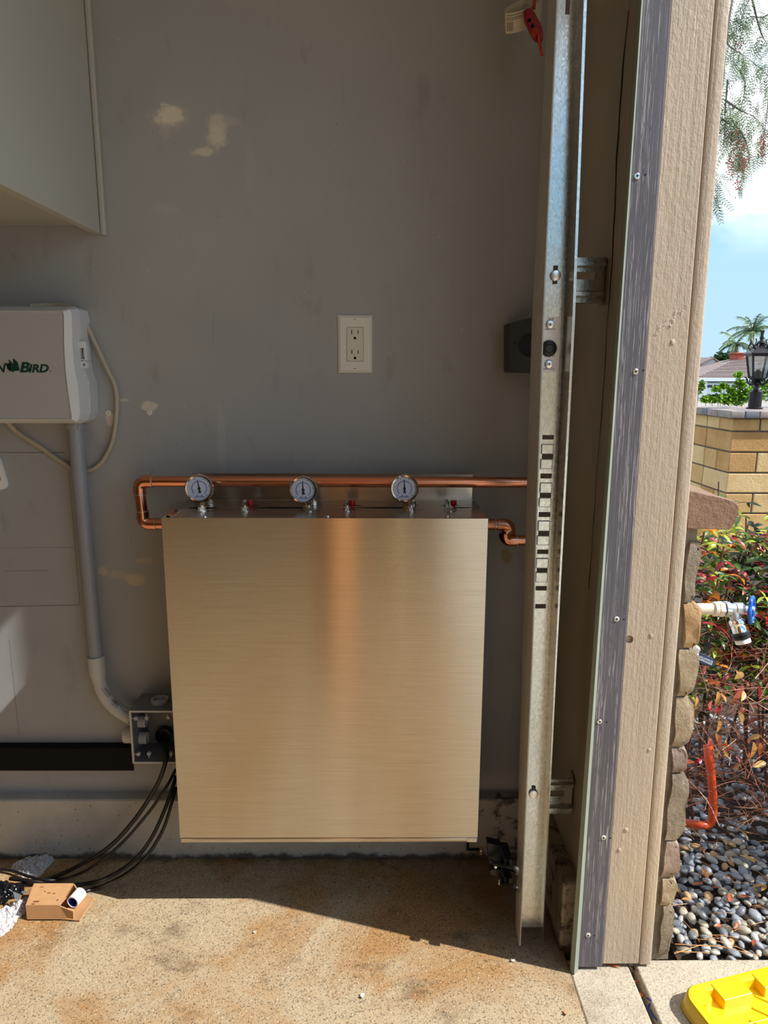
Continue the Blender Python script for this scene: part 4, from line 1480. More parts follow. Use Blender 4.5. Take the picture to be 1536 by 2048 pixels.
# ------------------------------------------------------------------ garage door track
LV = [(1.735, (1095, 0), (1113, 0), (1150, 0), (1164, 0), (1172, 0)),
      (1.175, (1062, 650), (1085, 650), (1127, 650), (1143, 650), (1150, 650)),
      (0.62, (1043, 1300), (1064, 1300), (1098, 1300), (1110, 1300), (1115, 1300)),
      (0.028, (1027, 1893), (1039, 1893), (1076, 1884), (1083, 1897), (1086, 1897))]
YBK, YFR, YW = -0.252, -0.316, -0.276
trk = thing('door_track', 'tall galvanised garage door track standing beside the jamb', 'track', (0.29, -0.28, 0.0))
def lv(i, k, y):
    """world x of profile line k at level i"""
    return oy(LV[i][k][0], LV[i][k][1], y).x
levels = []
for i, L in enumerate(LV):
    z = L[0]
    levels.append(dict(z=z, a=lv(i, 1, YBK), b=lv(i, 2, YFR), d=lv(i, 3, YW), e=lv(i, 4, YFR + .002), f=lv(i, 5, YFR)))
top_ = dict(levels[0]); top_['z'] = 2.02
for k in 'abdef':
    top_[k] += (levels[0][k] - levels[1][k]) * 0.4
levels = [top_] + levels
def at_z(z):
    for p, q in zip(levels, levels[1:]):
        if q['z'] <= z <= p['z']:
            t = (z - q['z']) / (p['z'] - q['z'])
            return {k: q[k] + (p[k] - q[k]) * t for k in p}
    return levels[-1] if z < 1 else levels[0]
zs = [0.028 + (2.02 - 0.028) * i / 24 for i in range(25)]
mb = MB()
mb.strip([[(L['a'] + .002, YBK - .0, z), (L['a'], YBK - .006, z), (L['a'] + (L['b'] - L['a']) * .5 - .001, (YBK + YFR) / 2, z), (L['b'] - .001, YFR + .004, z), (L['b'], YFR, z), (L['b'] + .0025, YFR + .002, z)] for z, L in ((z, at_z(z)) for z in zs)])
mb.solid(0.0015); mb.build('left_flange', m_galvd, trk)
mb = MB()
mb.strip([[(L['d'], YW, z), (L['d'] + .0015, YW - .006, z), (L['e'], YFR + .006, z), (L['e'] + .0006, YFR, z), (L['f'], YFR + .001, z), (L['f'] + .0012, YFR + .005, z)] for z, L in ((z, at_z(z)) for z in zs)])
mb.solid(0.0015); mb.build('right_flange', m_galv, trk)
# web, pierced
web = MB()
web.strip([[(L['a'] + .0025, YW, z), (L['a'] + .012, YW, z), (L['d'], YW, z)] for z, L in ((z, at_z(z)) for z in [0.034] + zs[1:])])
web.solid(0.0016)
web = web.build('web_strip', m_galv, trk)
m_padl = M('pressed edge grey', (0.3, 0.32, 0.32, 1), .5, .7)
slots = [(1084.5, 1108, 870, 879), (1083.5, 1107, 908, 918), (1080.5, 1104, 947, 957), (1079, 1102.5, 986, 995), (1077, 1101, 1024, 1034), (1076, 1099, 1062, 1071), (1074, 1097, 1099, 1108), (1073, 1095.5, 1136, 1144), (1071, 1094, 1172, 1181), (1070, 1092, 1208, 1217)]
cut = MB()
for a, b, c, d in slots + [(1130, 1142, -30, 29)]:
    p, q = oy(a, d, YW), oy(b, c, YW)
    cut.box(p.x, q.x, YW - .01, YW + .01, p.z, q.z)
bool_cut(web, cut)
for a, b, c, d in [(1083, 1106, 889, 907), (1081, 1104, 919, 937), (1080, 1103, 966, 985), (1078, 1101, 996, 1013), (1076, 1099, 1042, 1061), (1074, 1098, 1072, 1089), (1072, 1096, 1117, 1135), (1071, 1094, 1145, 1163)]:
    p, q = oy(a, d, YW), oy(b, c, YW)
    mb = MB()
    n8 = 16
    mb.box(p.x, q.x, YW - .0026, YW - .0018, p.z, q.z, 0.0005, 1)
    pr = mb.build('pressed_pad', m_galv, trk)
    mb = MB()
    for s0, s1, s2, s3 in ((p.x - .0004, q.x + .0004, q.z, q.z + .0007), (p.x - .0004, q.x + .0004, p.z - .0007, p.z), (p.x - .0009, p.x - .0002, p.z, q.z), (q.x + .0002, q.x + .0009, p.z, q.z)):
        mb.box(s0, s1, YW - .0021, YW - .0017, s2, s3)
    mb.build('pad_outline', m_padl, pr)
for px, py in ((1111, 551), (1067, 1588)):
    c = oy(px, py, YW - .002)
    mb = MB(); mb.lathe(c + EY * .001, -EY, [(0.0088, 0), (0.0088, 0.0022), (0.0076, 0.0034), (0.003, 0.0042)], 24)
    mb.build('track_bolt', m_zinc, trk, ang=16)
    mb = MB(); mb.box(c.x - .0035, c.x + .0035, YW - .0022, YW - .0017, c.z + (-.013 if py < 800 else 0), c.z + .0155)
    mb.build('bolt_slot', m_dkgrey, trk)

# sticker and lock screws on the track
s0, s1 = oy(1084, 634, YW), oy(1080, 743, YW)
stk = [oy(a, b, YW) - EY * .0022 for a, b in ((1080, 743.5), (1116.5, 743), (1120.5, 636), (1119, 633.5), (1084, 633))]
lk = thing('door_lock', 'automatic door lock behind the track with a white drilling sticker and black knob', 'lock', (s1.x + .015, YW, s1.z))
mb = MB(); mb.prism(stk, -EY * .0003); mb.build('sticker', m_sticker, lk)
for px, py in ((1100, 649), (1097.5, 728.5)):
    c = oy(px, py, YW - .0026)
    mb = MB(); mb.lathe(c, -EY, [(0.0072, 0), (0.0072, 0.001), (0.006, 0.0024), (0.002, 0.003)], 22)
    s_ = mb.build('pan_screw', m_zinc, lk, ang=16)
    mb = MB()
    for a in (0.0, pi / 2):
        d = EX * cos(a) + EZ * sin(a); e2 = EX * -sin(a) + EZ * cos(a); q = c - EY * .0029
        mb.prism([q - d * .0026 - e2 * .0006, q + d * .0026 - e2 * .0006, q + d * .0026 + e2 * .0006, q - d * .0026 + e2 * .0006], -EY * .0002)
    mb.build('cross_recess', m_print, s_)
c = oy(1097.5, 697, YW - .0026)
mb = MB(); mb.lathe(c, -EY, [(0.0128, 0), (0.0128, 0.0015), (0.0115, 0.003), (0.0072, 0.0034), (0.0068, 0.0015)], 30); kn = mb.build('lock_knob', m_black, lk)
mb = MB(); mb.lathe(c, -EY, [(0.0064, 0), (0.0064, 0.004), (0.0058, 0.0046)], 24); mb.build('bolt_end', m_dkgrey, kn)
mb = MB()
for k in range(28):
    t = 2 * pi * k / 28
    q = c + (EX * cos(t) + EZ * sin(t)) * 0.0135 - EY * .0001
    r_ = (EX * cos(t) + EZ * sin(t)) * 0.0009; s_ = (EX * -sin(t) + EZ * cos(t)) * 0.0006
    mb.prism([q - r_ - s_, q + r_ - s_, q + r_ + s_, q - r_ + s_], -EY * .0002)
mb.build('sticker_ring', m_print, lk)
def on_t(s, px, py, w, h):
    return lettering(s, oy(px, py, YW - .0026), EX, EZ, w, h, .0003)
letters('sticker_print', m_print, lk, on_t('TOP', 1096, 640.5, .0096, .0036), on_t('DRILL 3/16"', 1089.5, 660, .018, .0028), on_t('DRILL 7/8"', 1089, 713.5, .018, .0028), on_t('DRILL 3/16"', 1087, 739.5, .019, .0030))
# dark housing behind the track
h0, h1 = oy(1021, 641, -.06), oy(1075, 746, -.06)
mb = MB()
fr_pts = [oy(a, b, -.075) for a, b in ((1021, 646), (1021, 742), (1024, 745), (1085, 747), (1085, 632))]
mb.prism([p for p in fr_pts], EY * .074)
hs = mb.build('lock_housing', m_dkgrey, lk)
cc = oy(1060, 690, -.075)
mb = MB(); mb.lathe((cc.x, -.08, cc.z), EY, [(0.0225, 0), (0.0225, 0.03)], 32); bool_cut(hs, mb)
mb = MB(); mb.lathe((cc.x, -.046, cc.z), EY, [(0.0222, 0), (0.0222, 0.0006)], 32); mb.build('housing_recess', m_dark, hs)
c = oy(1030, 686, -.0752); mb = MB(); mb.lathe(c, -EY, [(.002, 0), (.002, .0004)], 10); mb.build('screw_hole', m_dark, hs)
mb = MB(); mb.tube(smooth_path([oy(1030, 642, -.04), oy(1052, 636, -.06), oy(1062, 626, -.06), oy(1070, 618, -.06)], 5), .0012, 6); mb.build('lock_wire', m_cream, lk)

# brackets carrying the track
def bracket(y0px, y1px, xl, label, slot):
    yb = -0.236
    xr = XI - 0.0012
    zt_ = ox(1212 if y0px < 800 else 1152, y0px, XI).z
    zb_ = ox(1212 if y0px < 800 else 1146, y1px, XI).z
    h = zt_ - zb_
    b = thing('track_bracket', label, 'bracket', (xr, yb, zb_))
    prof = [(0, 0.004), (0.02, 0.0), (0.10, 0.0), (0.13, -0.007), (0.20, -0.007), (0.24, 0.002), (0.72, 0.002), (0.76, -0.007), (0.84, -0.007), (0.88, 0.002), (0.98, 0.002), (1.0, 0.006)]
    mb = MB()
    rows = []
    for x in (xl, xl + .004, (xl + xr) / 2, xr - .004, xr - .001):
        rows.append([(x, yb + dy + (0.004 if x > xr - .002 else 0), zt_ - h * t) for t, dy in prof])
    rows.append([(xr, yb + 0.03, zt_ - h * t) for t, dy in prof])
    mb.strip(rows)
    mb.solid(0.0018)
    pl = mb.build('bracket_plate', m_galv, b, ang=40)
    mb = MB(); mb.box(xl + .010, xr - .020, yb - .01, yb + .01, zt_ - h * slot[1], zt_ - h * slot[0])
    bool_cut(pl, mb)
    for t in (0.26, 0.93):
        mb = MB(); mb.lathe((xr - .0006, yb + 0.012, zt_ - h * t), -EX, [(.0048, 0), (.0048, .003), (.003, .004)], 12); mb.build('bracket_bolt', m_blackm, b)
bracket(516, 607, 0.318, 'ribbed galvanised bracket high on the jamb beside the door track', (.32, .48))
bracket(1558, 1628, 0.326, 'ribbed galvanised bracket low on the jamb beside the door track', (.34, .50))

# ------------------------------------------------------------------ red release handle and paper tag
yh = -0.12
rl = thing('release_handle', 'dark red release handle on a fleck rope beside a curled paper tag', 'handle', oy(1060, 110, yh))
def hp(a, b, dy=0.0):
    """picked from the 120 px close-up of the handle"""
    return oy(990 + a / 12.8, b / 12.8, yh + dy)
mb = MB(); hpts = [(760, 210), (930, 185), (1060, 360), (1150, 560), (1235, 740), (1245, 1010), (1190, 1045), (1080, 1040), (1010, 930), (960, 850), (900, 740), (765, 500)]
mb.prism([hp(a, b, -.006) for a, b in hpts], EY * .012)
bmesh.ops.bevel(mb.bm, geom=mb.bm.edges[:], offset=.0022, segments=2, affect='EDGES')
mb.build('handle_grip', m_redp, rl)
for a, b in ((880, 520), (960, 660)):
    mb = MB(); mb.lathe(hp(a, b, -.0066), -EY, [(.0031, 0), (.0031, .0006)], 14); mb.build('finger_hole', m_dark, rl)
mb = MB(); mb.tube(smooth_path([hp(960, 780, -.009), hp(1040, 770, -.011), hp(1100, 830, -.010), hp(1120, 960, -.009), hp(1150, 1120, -.006), hp(1170, 1260, -.005), hp(1200, 1430, -.005)], 6), .0026, 8)
mb.ball(hp(1010, 860, -.009), (.0044, .0044, .007), 2, None, .3, 2)
mb.build('rope_tail', m_rope, rl)
mb = MB(); mb.tube([hp(1000, 230, 0), hp(1005, 40, 0), hp(1010, -300, 0), Vector((hp(1010, -300).x, yh, 2.599))], .0026, 8); mb.build('rope', m_rope, rl)
# curled tag: a loop of paper
def tagp(t, s):
    """t along the loop, s down the strip; a ring of paper seen from slightly below"""
    ang_ = pi * 1.05 + t * 2 * pi * 0.93
    u_ = Vector((cos(.42), 0.12, sin(.42))).normalized()
    a_ = Vector((-.50, -.30, .80))
    a_ = (a_ - u_ * a_.dot(u_)).normalized()
    w_ = u_.cross(a_).normalized()
    if w_.z < 0:
        w_ = -w_
    top_in = Vector((.05, -.72, .69))
    a_ = (top_in - u_ * top_in.dot(u_)).normalized()
    w_ = a_.cross(u_).normalized()
    if w_.y < 0:
        w_ = -w_
    c_ = hp(720, 300, .02)
    return c_ + u_ * (0.036 * cos(ang_)) + w_ * (0.0145 * sin(ang_)) + a_ * ((.35 - s) * 0.034)
mb = MB(); mb.grid(40, 4, lambda u_, v_: tagp(u_, v_)); mb.solid(.0004)
tg = mb.build('paper_tag', m_paper, rl)
tg['label'] = 'curled printed paper tag'
mb = MB()
for k in range(9):
    t = 0.62 + k * 0.024
    mb.poly([tagp(t, .15), tagp(t + .012, .15), tagp(t + .012, .85), tagp(t, .85)])
for k in range(7):
    t = 0.03 + k * 0.012
    mb.poly([tagp(t, .45), tagp(t + .005, .45), tagp(t + .005, .9), tagp(t, .9)])
for s in (.12, .24, .33):
    for j in range(12):
        mb.poly([tagp(.02 + .018 * j, s), tagp(.02 + .018 * j + .015, s), tagp(.02 + .018 * j + .015, s + .03), tagp(.02 + .018 * j, s + .03)])
cxt = hp(720, 300, .02)
for v in mb.bm.verts:
    q = v.co - cxt
    v.co += Vector((0, -.0007, .0002))
mb.build('tag_print', m_print, tg)

# ------------------------------------------------------------------ black clamp by the foot of the track
yk = -0.225
ck = thing('pipe_clamp', 'black plastic clamp with two curved prongs at the foot of the door track', 'clamp', (oy(1000, 1740, yk).x, yk, oy(1000, 1785, yk).z))
def kp(a, b, dy=0.0):
    return oy(940 + a / 12.8, 1660 + b / 12.8, yk + dy)
mb = MB(); mb.prism([kp(a, b, .02) for a, b in ((410, 170), (480, 180), (760, 250), (790, 400), (880, 560), (900, 760), (880, 900), (560, 860), (470, 760), (440, 500))], -EY * .02)
mb.build('clamp_plate', m_black, ck)
for dy, dz in ((0, 0), (10, 480)):
    mb = MB()
    mb.tube(smooth_path([kp(500 if not dz else 790, 770 + (dz * .9 if dz else 0), -.008), kp(620 if not dz else 860, 850 + dz, -.014), kp(820, 900 + dz, -.03), kp(1000, 940 + dz, -.06), kp(1130, 965 + dz, -.095), kp(1205, 1000 + dz, -.1), kp(1215, 1060 + dz, -.1), kp(1185, 1110 + dz, -.098)], 5), .0046, 10, flat=.7)
    mb.build('curved_prong', m_dkgrey if dz == 0 else m_black, ck)
mb = MB(); mb.prism([kp(a, b, -.012) for a, b in ((500, 1080), (560, 1160), (880, 1200), (1130, 1180), (1130, 1080), (880, 1020), (560, 1010))], EY * .016); mb.build('clamp_bar', m_black, ck)
mb = MB(); mb.prism([kp(a, b, -.05) for a, b in ((890, 740), (1080, 760), (1080, 900), (890, 880))], EY * .05); mb.build('clamp_block', m_black, ck)
mb = MB(); mb.prism([kp(a, b, -.05) for a, b in ((890, 1220), (1080, 1240), (1090, 1370), (890, 1350))], EY * .05); mb.build('clamp_block', m_black, ck)
mb = MB(); mb.lathe(kp(650, 915, -.016), -EY, [(.0036, 0), (.0036, .004), (.003, .005)], 6); mb.build('clamp_bolt', m_zinc, ck)
mb = MB(); mb.prism([kp(a, b, -.02) for a, b in ((745, 1260), (765, 1300), (755, 1420), (725, 1400))], EY * .001); mb.build('strap_tip', m_plate, ck)
# brass drain under the cabinet corner
dv = thing('drain_valve', 'little brass drain valve under the right corner of the steel cabinet', 'valve', oy(963, 1705, -.15))
c = oy(962, 1702, -.15)
mb = MB(); mb.lathe(Vector((c.x, -.15, c.z - .008)), EZ, [(.0045, 0), (.006, .002), (.006, .008), (.004, .009), (.004, .016)], 12); mb.build('brass_body', m_brass, dv)
mb = MB(); mb.tube([Vector((BX1 - .012, -.15, BZ0 + .002)), Vector((BX1 - .012, -.15, c.z + .004)), Vector((c.x, -.15, c.z + .004))], .0035, 10); mb.build('feed_pipe', m_blackm, dv)
mb = MB(); mb.box(c.x - .004, c.x + .003, -.158, -.152, c.z + .003, c.z + .007, .0008, 1); mb.build('valve_lever', m_zinc, dv)

# scraps on the floor
for px, py, s, an, lb in ((724, 1993, .006, 1.2, 'white paper scrap standing on the sunlit floor'), (1131, 2027, .006, 1.3, 'pale wood chip near the threshold'), (510, 1865, .004, .4, 'small grey paper scrap at the middle of the sunlit floor'), (1026, 1922, .005, .2, 'grey foil scrap at the foot of the track')):
    c = oz(px, py, .0012)
    mb = MB()
    mb.grid(6, 4, lambda u_, v_: c + Matrix.Rotation(an, 3, 'Z') @ Vector(((u_ - .5) * s * 1.8 * (1 - .4 * v_), (v_ - .5) * s, abs(u_ - .5) * s * .9 + .0006 + .0012 * noise.noise(Vector((u_ * 3, v_ * 3, px))))))
    mb.solid(.0004)
    tag(mb.build('paper_scrap', m_paper if 'wood' not in lb else m_card), lb, 'scrap')

# ------------------------------------------------------------------ outside: pebbles
m_peb = [M('pebble slate', srgb(138, 143, 149), 0.5, var=0.2, vs=60, bump=.1, bs=300), M('pebble dark', srgb(108, 112, 118), 0.45, var=0.2, vs=60), M('pebble grey', srgb(164, 164, 160), 0.5, var=0.15, vs=60),
         M('pebble olive', srgb(162, 156, 136), 0.5, var=0.15, vs=60), M('pebble tan', srgb(178, 142, 98), 0.5, var=0.12, vs=60), M('pebble pale', srgb(190, 186, 172), 0.5, var=0.1, vs=60)]
PEBN = ['slate grey', 'dark grey', 'mid grey', 'olive', 'tan', 'pale']
WT = [6, 3, 6, 5, 1.5, 1.2]
shapes = []
for k in range(7):
    mb = MB(); mb.ball((0, 0, 0), (1.0, 0.62 + .05 * (k % 4), 0.42 + .04 * (k % 3)), 2, None, 0.22, k)
    o = mb.build('pebble_shape', m_peb[0], ang=80)
    shapes.append(o.data)
    bpy.data.objects.remove(o)
r2 = random.Random(21)
placed = []
def try_place(x, y, r, z0):
    for (a, b, c) in placed:
        if (a - x) ** 2 + (b - y) ** 2 < ((r + c) * 0.60) ** 2:
            return False
    placed.append((x, y, r))
    return True
npeb = 0
tries = 0
while npeb < 300 and tries < 9000:
    tries += 1
    x, y = r2.uniform(0.585, 0.93), r2.uniform(-0.306, 0.10)
    if y > 0.0 and r2.random() < .5:
        continue
    r = r2.choice((0.0085, 0.010, 0.0115, 0.013, 0.0145))
    if x - r < 0.585 and y > -.30:
        continue
    if y - r * .9 < -0.3165:
        continue
    if not try_place(x, y, r, 0):
        continue
    o = bpy.data.objects.new('pebble', shapes[r2.randrange(7)])
    COL.objects.link(o)
    o.material_slots[0].link = 'OBJECT'
    mi = r2.choices(range(6), WT)[0]
    o.material_slots[0].material = m_peb[mi]
    o.scale = (r * 1.05, r * 1.05, r * r2.uniform(.85, 1.1))
    o.rotation_euler = (r2.uniform(-.45, .45), r2.uniform(-.45, .45), r2.uniform(0, 6.28))
    o.location = (x, y, -0.0165 + r2.uniform(-.004, .006))
    tag(o, 'smooth rounded %s pebble in the gravel bed beside the stone veneer' % PEBN[mi], 'pebble', '%s pebbles of the gravel bed' % PEBN[mi])
    npeb += 1
mb = MB()
for k in range(900):
    x, y = r2.uniform(0.582, 1.5), r2.uniform(-0.300, 0.7)
    r = r2.uniform(.008, .014)
    near = x < .94 and y < .10
    mb.ball((x, y, -0.036 if near else -0.022), (r * 1.2, r * .85, r * .6), 1, Matrix.Rotation(r2.uniform(0, 6.28), 3, 'Z') @ Matrix.Rotation(r2.uniform(-.4, .4), 3, 'X'), .2, k)
o = mb.build('gravel', m_peb[0], ang=80)
tag(o, 'lower layer of grey gravel under and behind the single pebbles', 'gravel', None, 'stuff')

# dry leaves and needles lying on the pebbles
m_dry = [make_leaf('dry leaf tan', srgb(206, 150, 84)), make_leaf('dry leaf rust', srgb(176, 92, 52)), make_leaf('dry leaf straw', srgb(212, 176, 110))]
def leaf_mb(L, W, curl, mb=None, mtx=None, n=4):
    """folded lance-shaped blade along +X with a little thickness of fold"""
    mb = mb or MB()
    rows = []
    for i in range(n + 1):
        t = i / n
        w = W * (sin(pi * min(1, t * 0.92 + 0.04)) ** 0.8) * (1 - .25 * t)
        z = curl * L * (t * t) * -1
        x = L * t
        q = [Vector((x, -w, z + w * .35)), Vector((x, 0, z)), Vector((x, w, z + w * .35))]
        if mtx is not None:
            q = [mtx @ p for p in q]
        rows.append([mb.bm.verts.new(p) for p in q])
    for a, b in zip(rows, rows[1:]):
        for i in range(2):
            mb.bm.faces.new((a[i], a[i + 1], b[i + 1], b[i]))
    return mb
def rot(az, el, roll):
    return Matrix.Rotation(az, 4, 'Z') @ Matrix.Rotation(-el, 4, 'Y') @ Matrix.Rotation(roll, 4, 'X')
dl = [(1415, 1757, .030, 0, 'pale tan dry leaf standing among the pebbles just below the shade of the shrub'), (1424, 1775, .022, 1, 'rusty dry leaf right beside the standing tan leaf on the pebbles'),
      (1505, 1775, .028, 0, 'curled tan dry leaf on the pebbles at the right edge of the sunlit gravel'), (1458, 1803, .030, 1, 'long rusty dry leaf lying in the middle of the gravel bed'),
      (1510, 1725, .034, 2, 'large straw dry leaf lying in the shade at the right edge of the gravel'), (1495, 1680, .034, 2, 'tall straw dry leaf deep in the shade under the shrub'),
      (1452, 1690, .030, 2, 'straw dry leaf in the shade right of the orange pipe'), (1480, 1795, .022, 1, 'short rusty dry leaf between grey pebbles right of the long rusty one'),
      (1468, 1858, .020, 1, 'small rusty dry leaf on the pebbles above the yellow lid'), (1509, 1880, .020, 1, 'rusty dry leaf nearest the yellow lid, at the right of the gravel'),
      (1442, 1850, .018, 1, 'tiny upright rusty leaf in the middle of the front pebbles'), (1385, 1770, .022, 1, 'rusty dry leaf near the stones at the edge of the shade'),
      (1530, 1770, .026, 0, 'tan dry leaf cut off by the right edge of the picture'), (1400, 1692, .022, 1, 'rusty dry leaf in the shade under the bend of the orange pipe'), (1380, 1800, .018, 0, 'small tan dry leaf on the pebbles nearest the stones')]
for k, (px, py, L, mi, lab) in enumerate(dl):
    c = oz(px, py, 0.002)
    mb = leaf_mb(L, L * .24, .25, None, Matrix.Translation(c) @ rot(r2.uniform(0, 6.28), r2.uniform(-.1, .5), r2.uniform(-.6, .6)), 5)
    o = mb.build('fallen_leaf', m_dry[mi], recalc=False)
    tag(o, lab, 'leaf', 'dry leaves on the gravel bed')
mb = MB()
for k in range(150):
    x, y = r2.uniform(.60, 1.05), r2.uniform(-.30, .25)
    a = r2.uniform(0, 6.28) if r2.random() < .6 else r2.gauss(0, .25)
    L = r2.uniform(.015, .07)
    z = r2.uniform(-.008, .004)
    d = Vector((cos(a), sin(a), r2.uniform(-.15, .15)))
    p = Vector((x, max(-.31, y), z))
    mb.tube([p, p + d * L * .5 + EZ * .003, p + d * L], .0006, 3)
for (a, b, c, d) in ((1348, 1907, 1400, 1890), (1400, 1890, 1450, 1893), (1350, 1888, 1440, 1893), (1440, 1893, 1520, 1911), (1352, 1903, 1420, 1905)):
    mb.tube([oz(a, b, .004), oz(c, d, .005)], .0009, 4)
tag(mb.build('needle_litter', m_dry[0]), 'fine dry needles and twigs scattered over the gravel bed', 'litter', None, 'stuff')

# ------------------------------------------------------------------ heavenly bamboo shrub with red and green leaves
m_lv = [make_leaf('leaf green', srgb(72, 104, 34)), make_leaf('leaf lime', srgb(172, 186, 62)), make_leaf('leaf orange', srgb(226, 132, 34)), make_leaf('leaf crimson', srgb(164, 34, 48)), make_leaf('leaf rose', srgb(214, 118, 108)), make_leaf('leaf dark', srgb(38, 54, 22))]
m_cane = M('brown cane', srgb(96, 58, 42), 0.7, var=.2)
sh = thing('nandina_shrub', 'leafy shrub with crimson, orange and green leaves beside the stone veneer', 'shrub', (0.95, 0.25, -0.045))
tips = []
mb = MB()
canes = []
for k in range(46):
    bx_ = r2.uniform(.74, 1.25) if k < 26 else r2.uniform(1.05, 1.9)
    by_ = r2.uniform(.10, .55) if k < 26 else r2.uniform(-.14, .4)
    h = r2.uniform(.55, .86) if by_ > .15 else r2.uniform(.45, .7)
    tx_, ty_ = bx_ + r2.uniform(-.10, .10), by_ + r2.uniform(-.16, .08)
    base, tip = Vector((bx_, by_, -.045)), Vector((max(.67, tx_), ty_, h))
    P = smooth_path([base, base.lerp(tip, .45) + Vector((r2.uniform(-.03, .03), r2.uniform(-.03, .03), .02)), tip], 5)
    mb.tube(P, [0.0042 * (1 - .6 * i / len(P)) for i in range(len(P))], 6)
    canes.append(P)
mb.build('canes', m_cane, sh)
spots = []
for i in range(3600):
    P = r2.choice(canes)
    t = 1 - abs(r2.gauss(0, .26))
    if t < .38:
        continue
    p = P[min(len(P) - 1, int(t * (len(P) - 1)))] + Vector((r2.gauss(0, .055), r2.gauss(0, .055), r2.gauss(0, .04)))
    if p.x < .655 or p.z < (.27 if p.x < 1.0 else .1):
        continue
    if p.x < .70 and p.z > .82:
        continue
    spots.append(p)
def leaf_color(p):
    k = r2.random()
    right = (p.x - .70) / .25
    if p.z > .78:
        return r2.choices(range(6), (2.5, 6, 3 + 3 * max(0, right), .4, 1.2, 1))[0]
    if p.z > .60:
        return r2.choices(range(6), (5, 4, 1 + max(0, min(1, right)), .3 + 1.2 * max(0, min(1, right)), 1.3, 2.5))[0]
    return r2.choices(range(6), (4.5, 1, 1.2, .5 + 1.6 * max(0, min(1, right)), .5, 4.5))[0]
lshapes = []
for k in range(5):
    me_o = leaf_mb(1.0, .17 + .02 * k, .12 + .1 * k).build('leaf_shape', m_lv[0], recalc=False)
    # keep the blade's origin at its stalk
    for v in me_o.data.vertices:
        v.co += me_o.location
    lshapes.append(me_o.data)
    bpy.data.objects.remove(me_o)
spots.sort(key=lambda p: (p - CAM).length + (0 if abs((p.x / (p.y + 1.47)) - .46) < .12 else 3))
so = wloc(sh)
# whorls: leaves leave each spot in little sprays
nleaf = 0
mass = {i: MB() for i in range(6)}
for i, p in enumerate(spots):
    ci = leaf_color(p)
    az0 = r2.uniform(0, 6.28)
    for j in range(3):
        az = az0 + j * 2.1 + r2.uniform(-.5, .5)
        L = r2.uniform(.022, .040)
        mt = Matrix.Translation(p) @ rot(az, r2.uniform(-.5, .7), r2.uniform(-.8, .8))
        if nleaf < 300:
            o = bpy.data.objects.new('leaf', r2.choice(lshapes))
            COL.objects.link(o)
            o.material_slots[0].link = 'OBJECT'
            o.material_slots[0].material = m_lv[ci]
            o.parent = sh
            loc, q, s = (mt).decompose()
            o.location = loc - so
            o.rotation_mode = 'QUATERNION'
            o.rotation_quaternion = q
            o.scale = (L, L, L)
            nleaf += 1
        else:
            leaf_mb(L, L * r2.uniform(.17, .24), r2.uniform(.1, .5), mass[ci], mt)
for ci in range(6):
    if len(mass[ci].bm.verts):
        o = mass[ci].build('foliage', m_lv[ci], sh, recalc=False)
        o['kind'] = 'stuff'

# dry twiggy growth below the tap
m_twig = M('reddish dry twig', srgb(128, 78, 56), 0.7, var=.35, vs=50)
m_twig2 = M('bleached dry twig', srgb(196, 150, 122), 0.7, var=.2, vs=50)
tw = thing('dry_shrub', 'tangle of thin reddish dry twigs below the garden tap', 'shrub', (0.85, 0.12, -0.045))
for mi, cnt in ((m_twig, 620), (m_twig2, 130)):
    mb = MB()
    for k in range(cnt):
        x, y, z = r2.uniform(.66, 1.15), r2.uniform(-.06, .34), r2.uniform(.02, .50)
        a = r2.uniform(0, 6.28)
        d = Vector((cos(a), sin(a) * .6, r2.uniform(-.6, 1.0))).normalized()
        L = r2.uniform(.05, .17)
        p = Vector((x, y, z))
        bend = Vector((r2.gauss(0, .02), r2.gauss(0, .02), r2.gauss(0, .02)))
        P = smooth_path([p, p + d * L * .5 + bend, p + d * L], 3)
        mb.tube(P, r2.uniform(.0005, .0011), 3)
    o = mb.build('twigs', mi, tw); o['kind'] = 'stuff'
for k in range(42):
    px, py = r2.uniform(1385, 1536), r2.uniform(1330, 1530)
    c = oy(px, py, r2.uniform(-.02, .14))
    if c.z < .03:
        continue
    L = r2.uniform(.02, .036)
    mb = leaf_mb(L, L * .26, .3, None, Matrix.Translation(c) @ rot(r2.uniform(0, 6.28), r2.uniform(-1.3, .3), r2.uniform(-1, 1)), 5)
    mb.build('dry_leaf', r2.choice(m_dry + m_lv[3:5]), tw, recalc=False)
for px, py, L in ((1436, 1455, .036), (1504, 1505, .048), (1372 + 20, 1405, .026), (1433, 1400, .04)):
    c = oy(px, py, -.03)
    leaf_mb(L, L * .27, .2, None, Matrix.Translation(c + Vector((0, 0, L * .5))) @ rot(.3, -1.45, 1.3), 5).build('dry_leaf', m_dry[0], tw, recalc=False)

# ------------------------------------------------------------------ garden tap
m_tapp = M('cream painted iron', srgb(214, 206, 190), 0.5, var=.08)
m_tapg = M('cast grey metal', (0.5, 0.51, 0.53, 1), 0.4, .85, var=.1)
m_tapb = M('blue enamel', srgb(24, 92, 190), 0.35, var=.08)
yt = -0.16
tap = thing('garden_tap', 'outdoor tap with blue wheel handle sticking out of the stone veneer', 'tap', oy(1450, 1218, yt))
zt_ = oy(1440, 1218, yt).z
def tx_(px):
    return oy(px, 1218, yt).x
mb = MB(); mb.lathe((tx_(1375), yt, zt_), EX, [(.0112, 0), (.0112, tx_(1428) - tx_(1375))], 20); mb.build('supply_pipe', m_tapp, tap)
mb = MB(); L = tx_(1444) - tx_(1425)
mb.lathe((tx_(1425), yt, zt_), EX, [(.0125, 0), (.0145, .002), (.0145, L * .5), (.0125, L * .55)], 20)
mb.lathe((tx_(1436), yt, zt_), EX, [(.0148, 0), (.0155, .002), (.0155, .008), (.0148, .010)], 6)
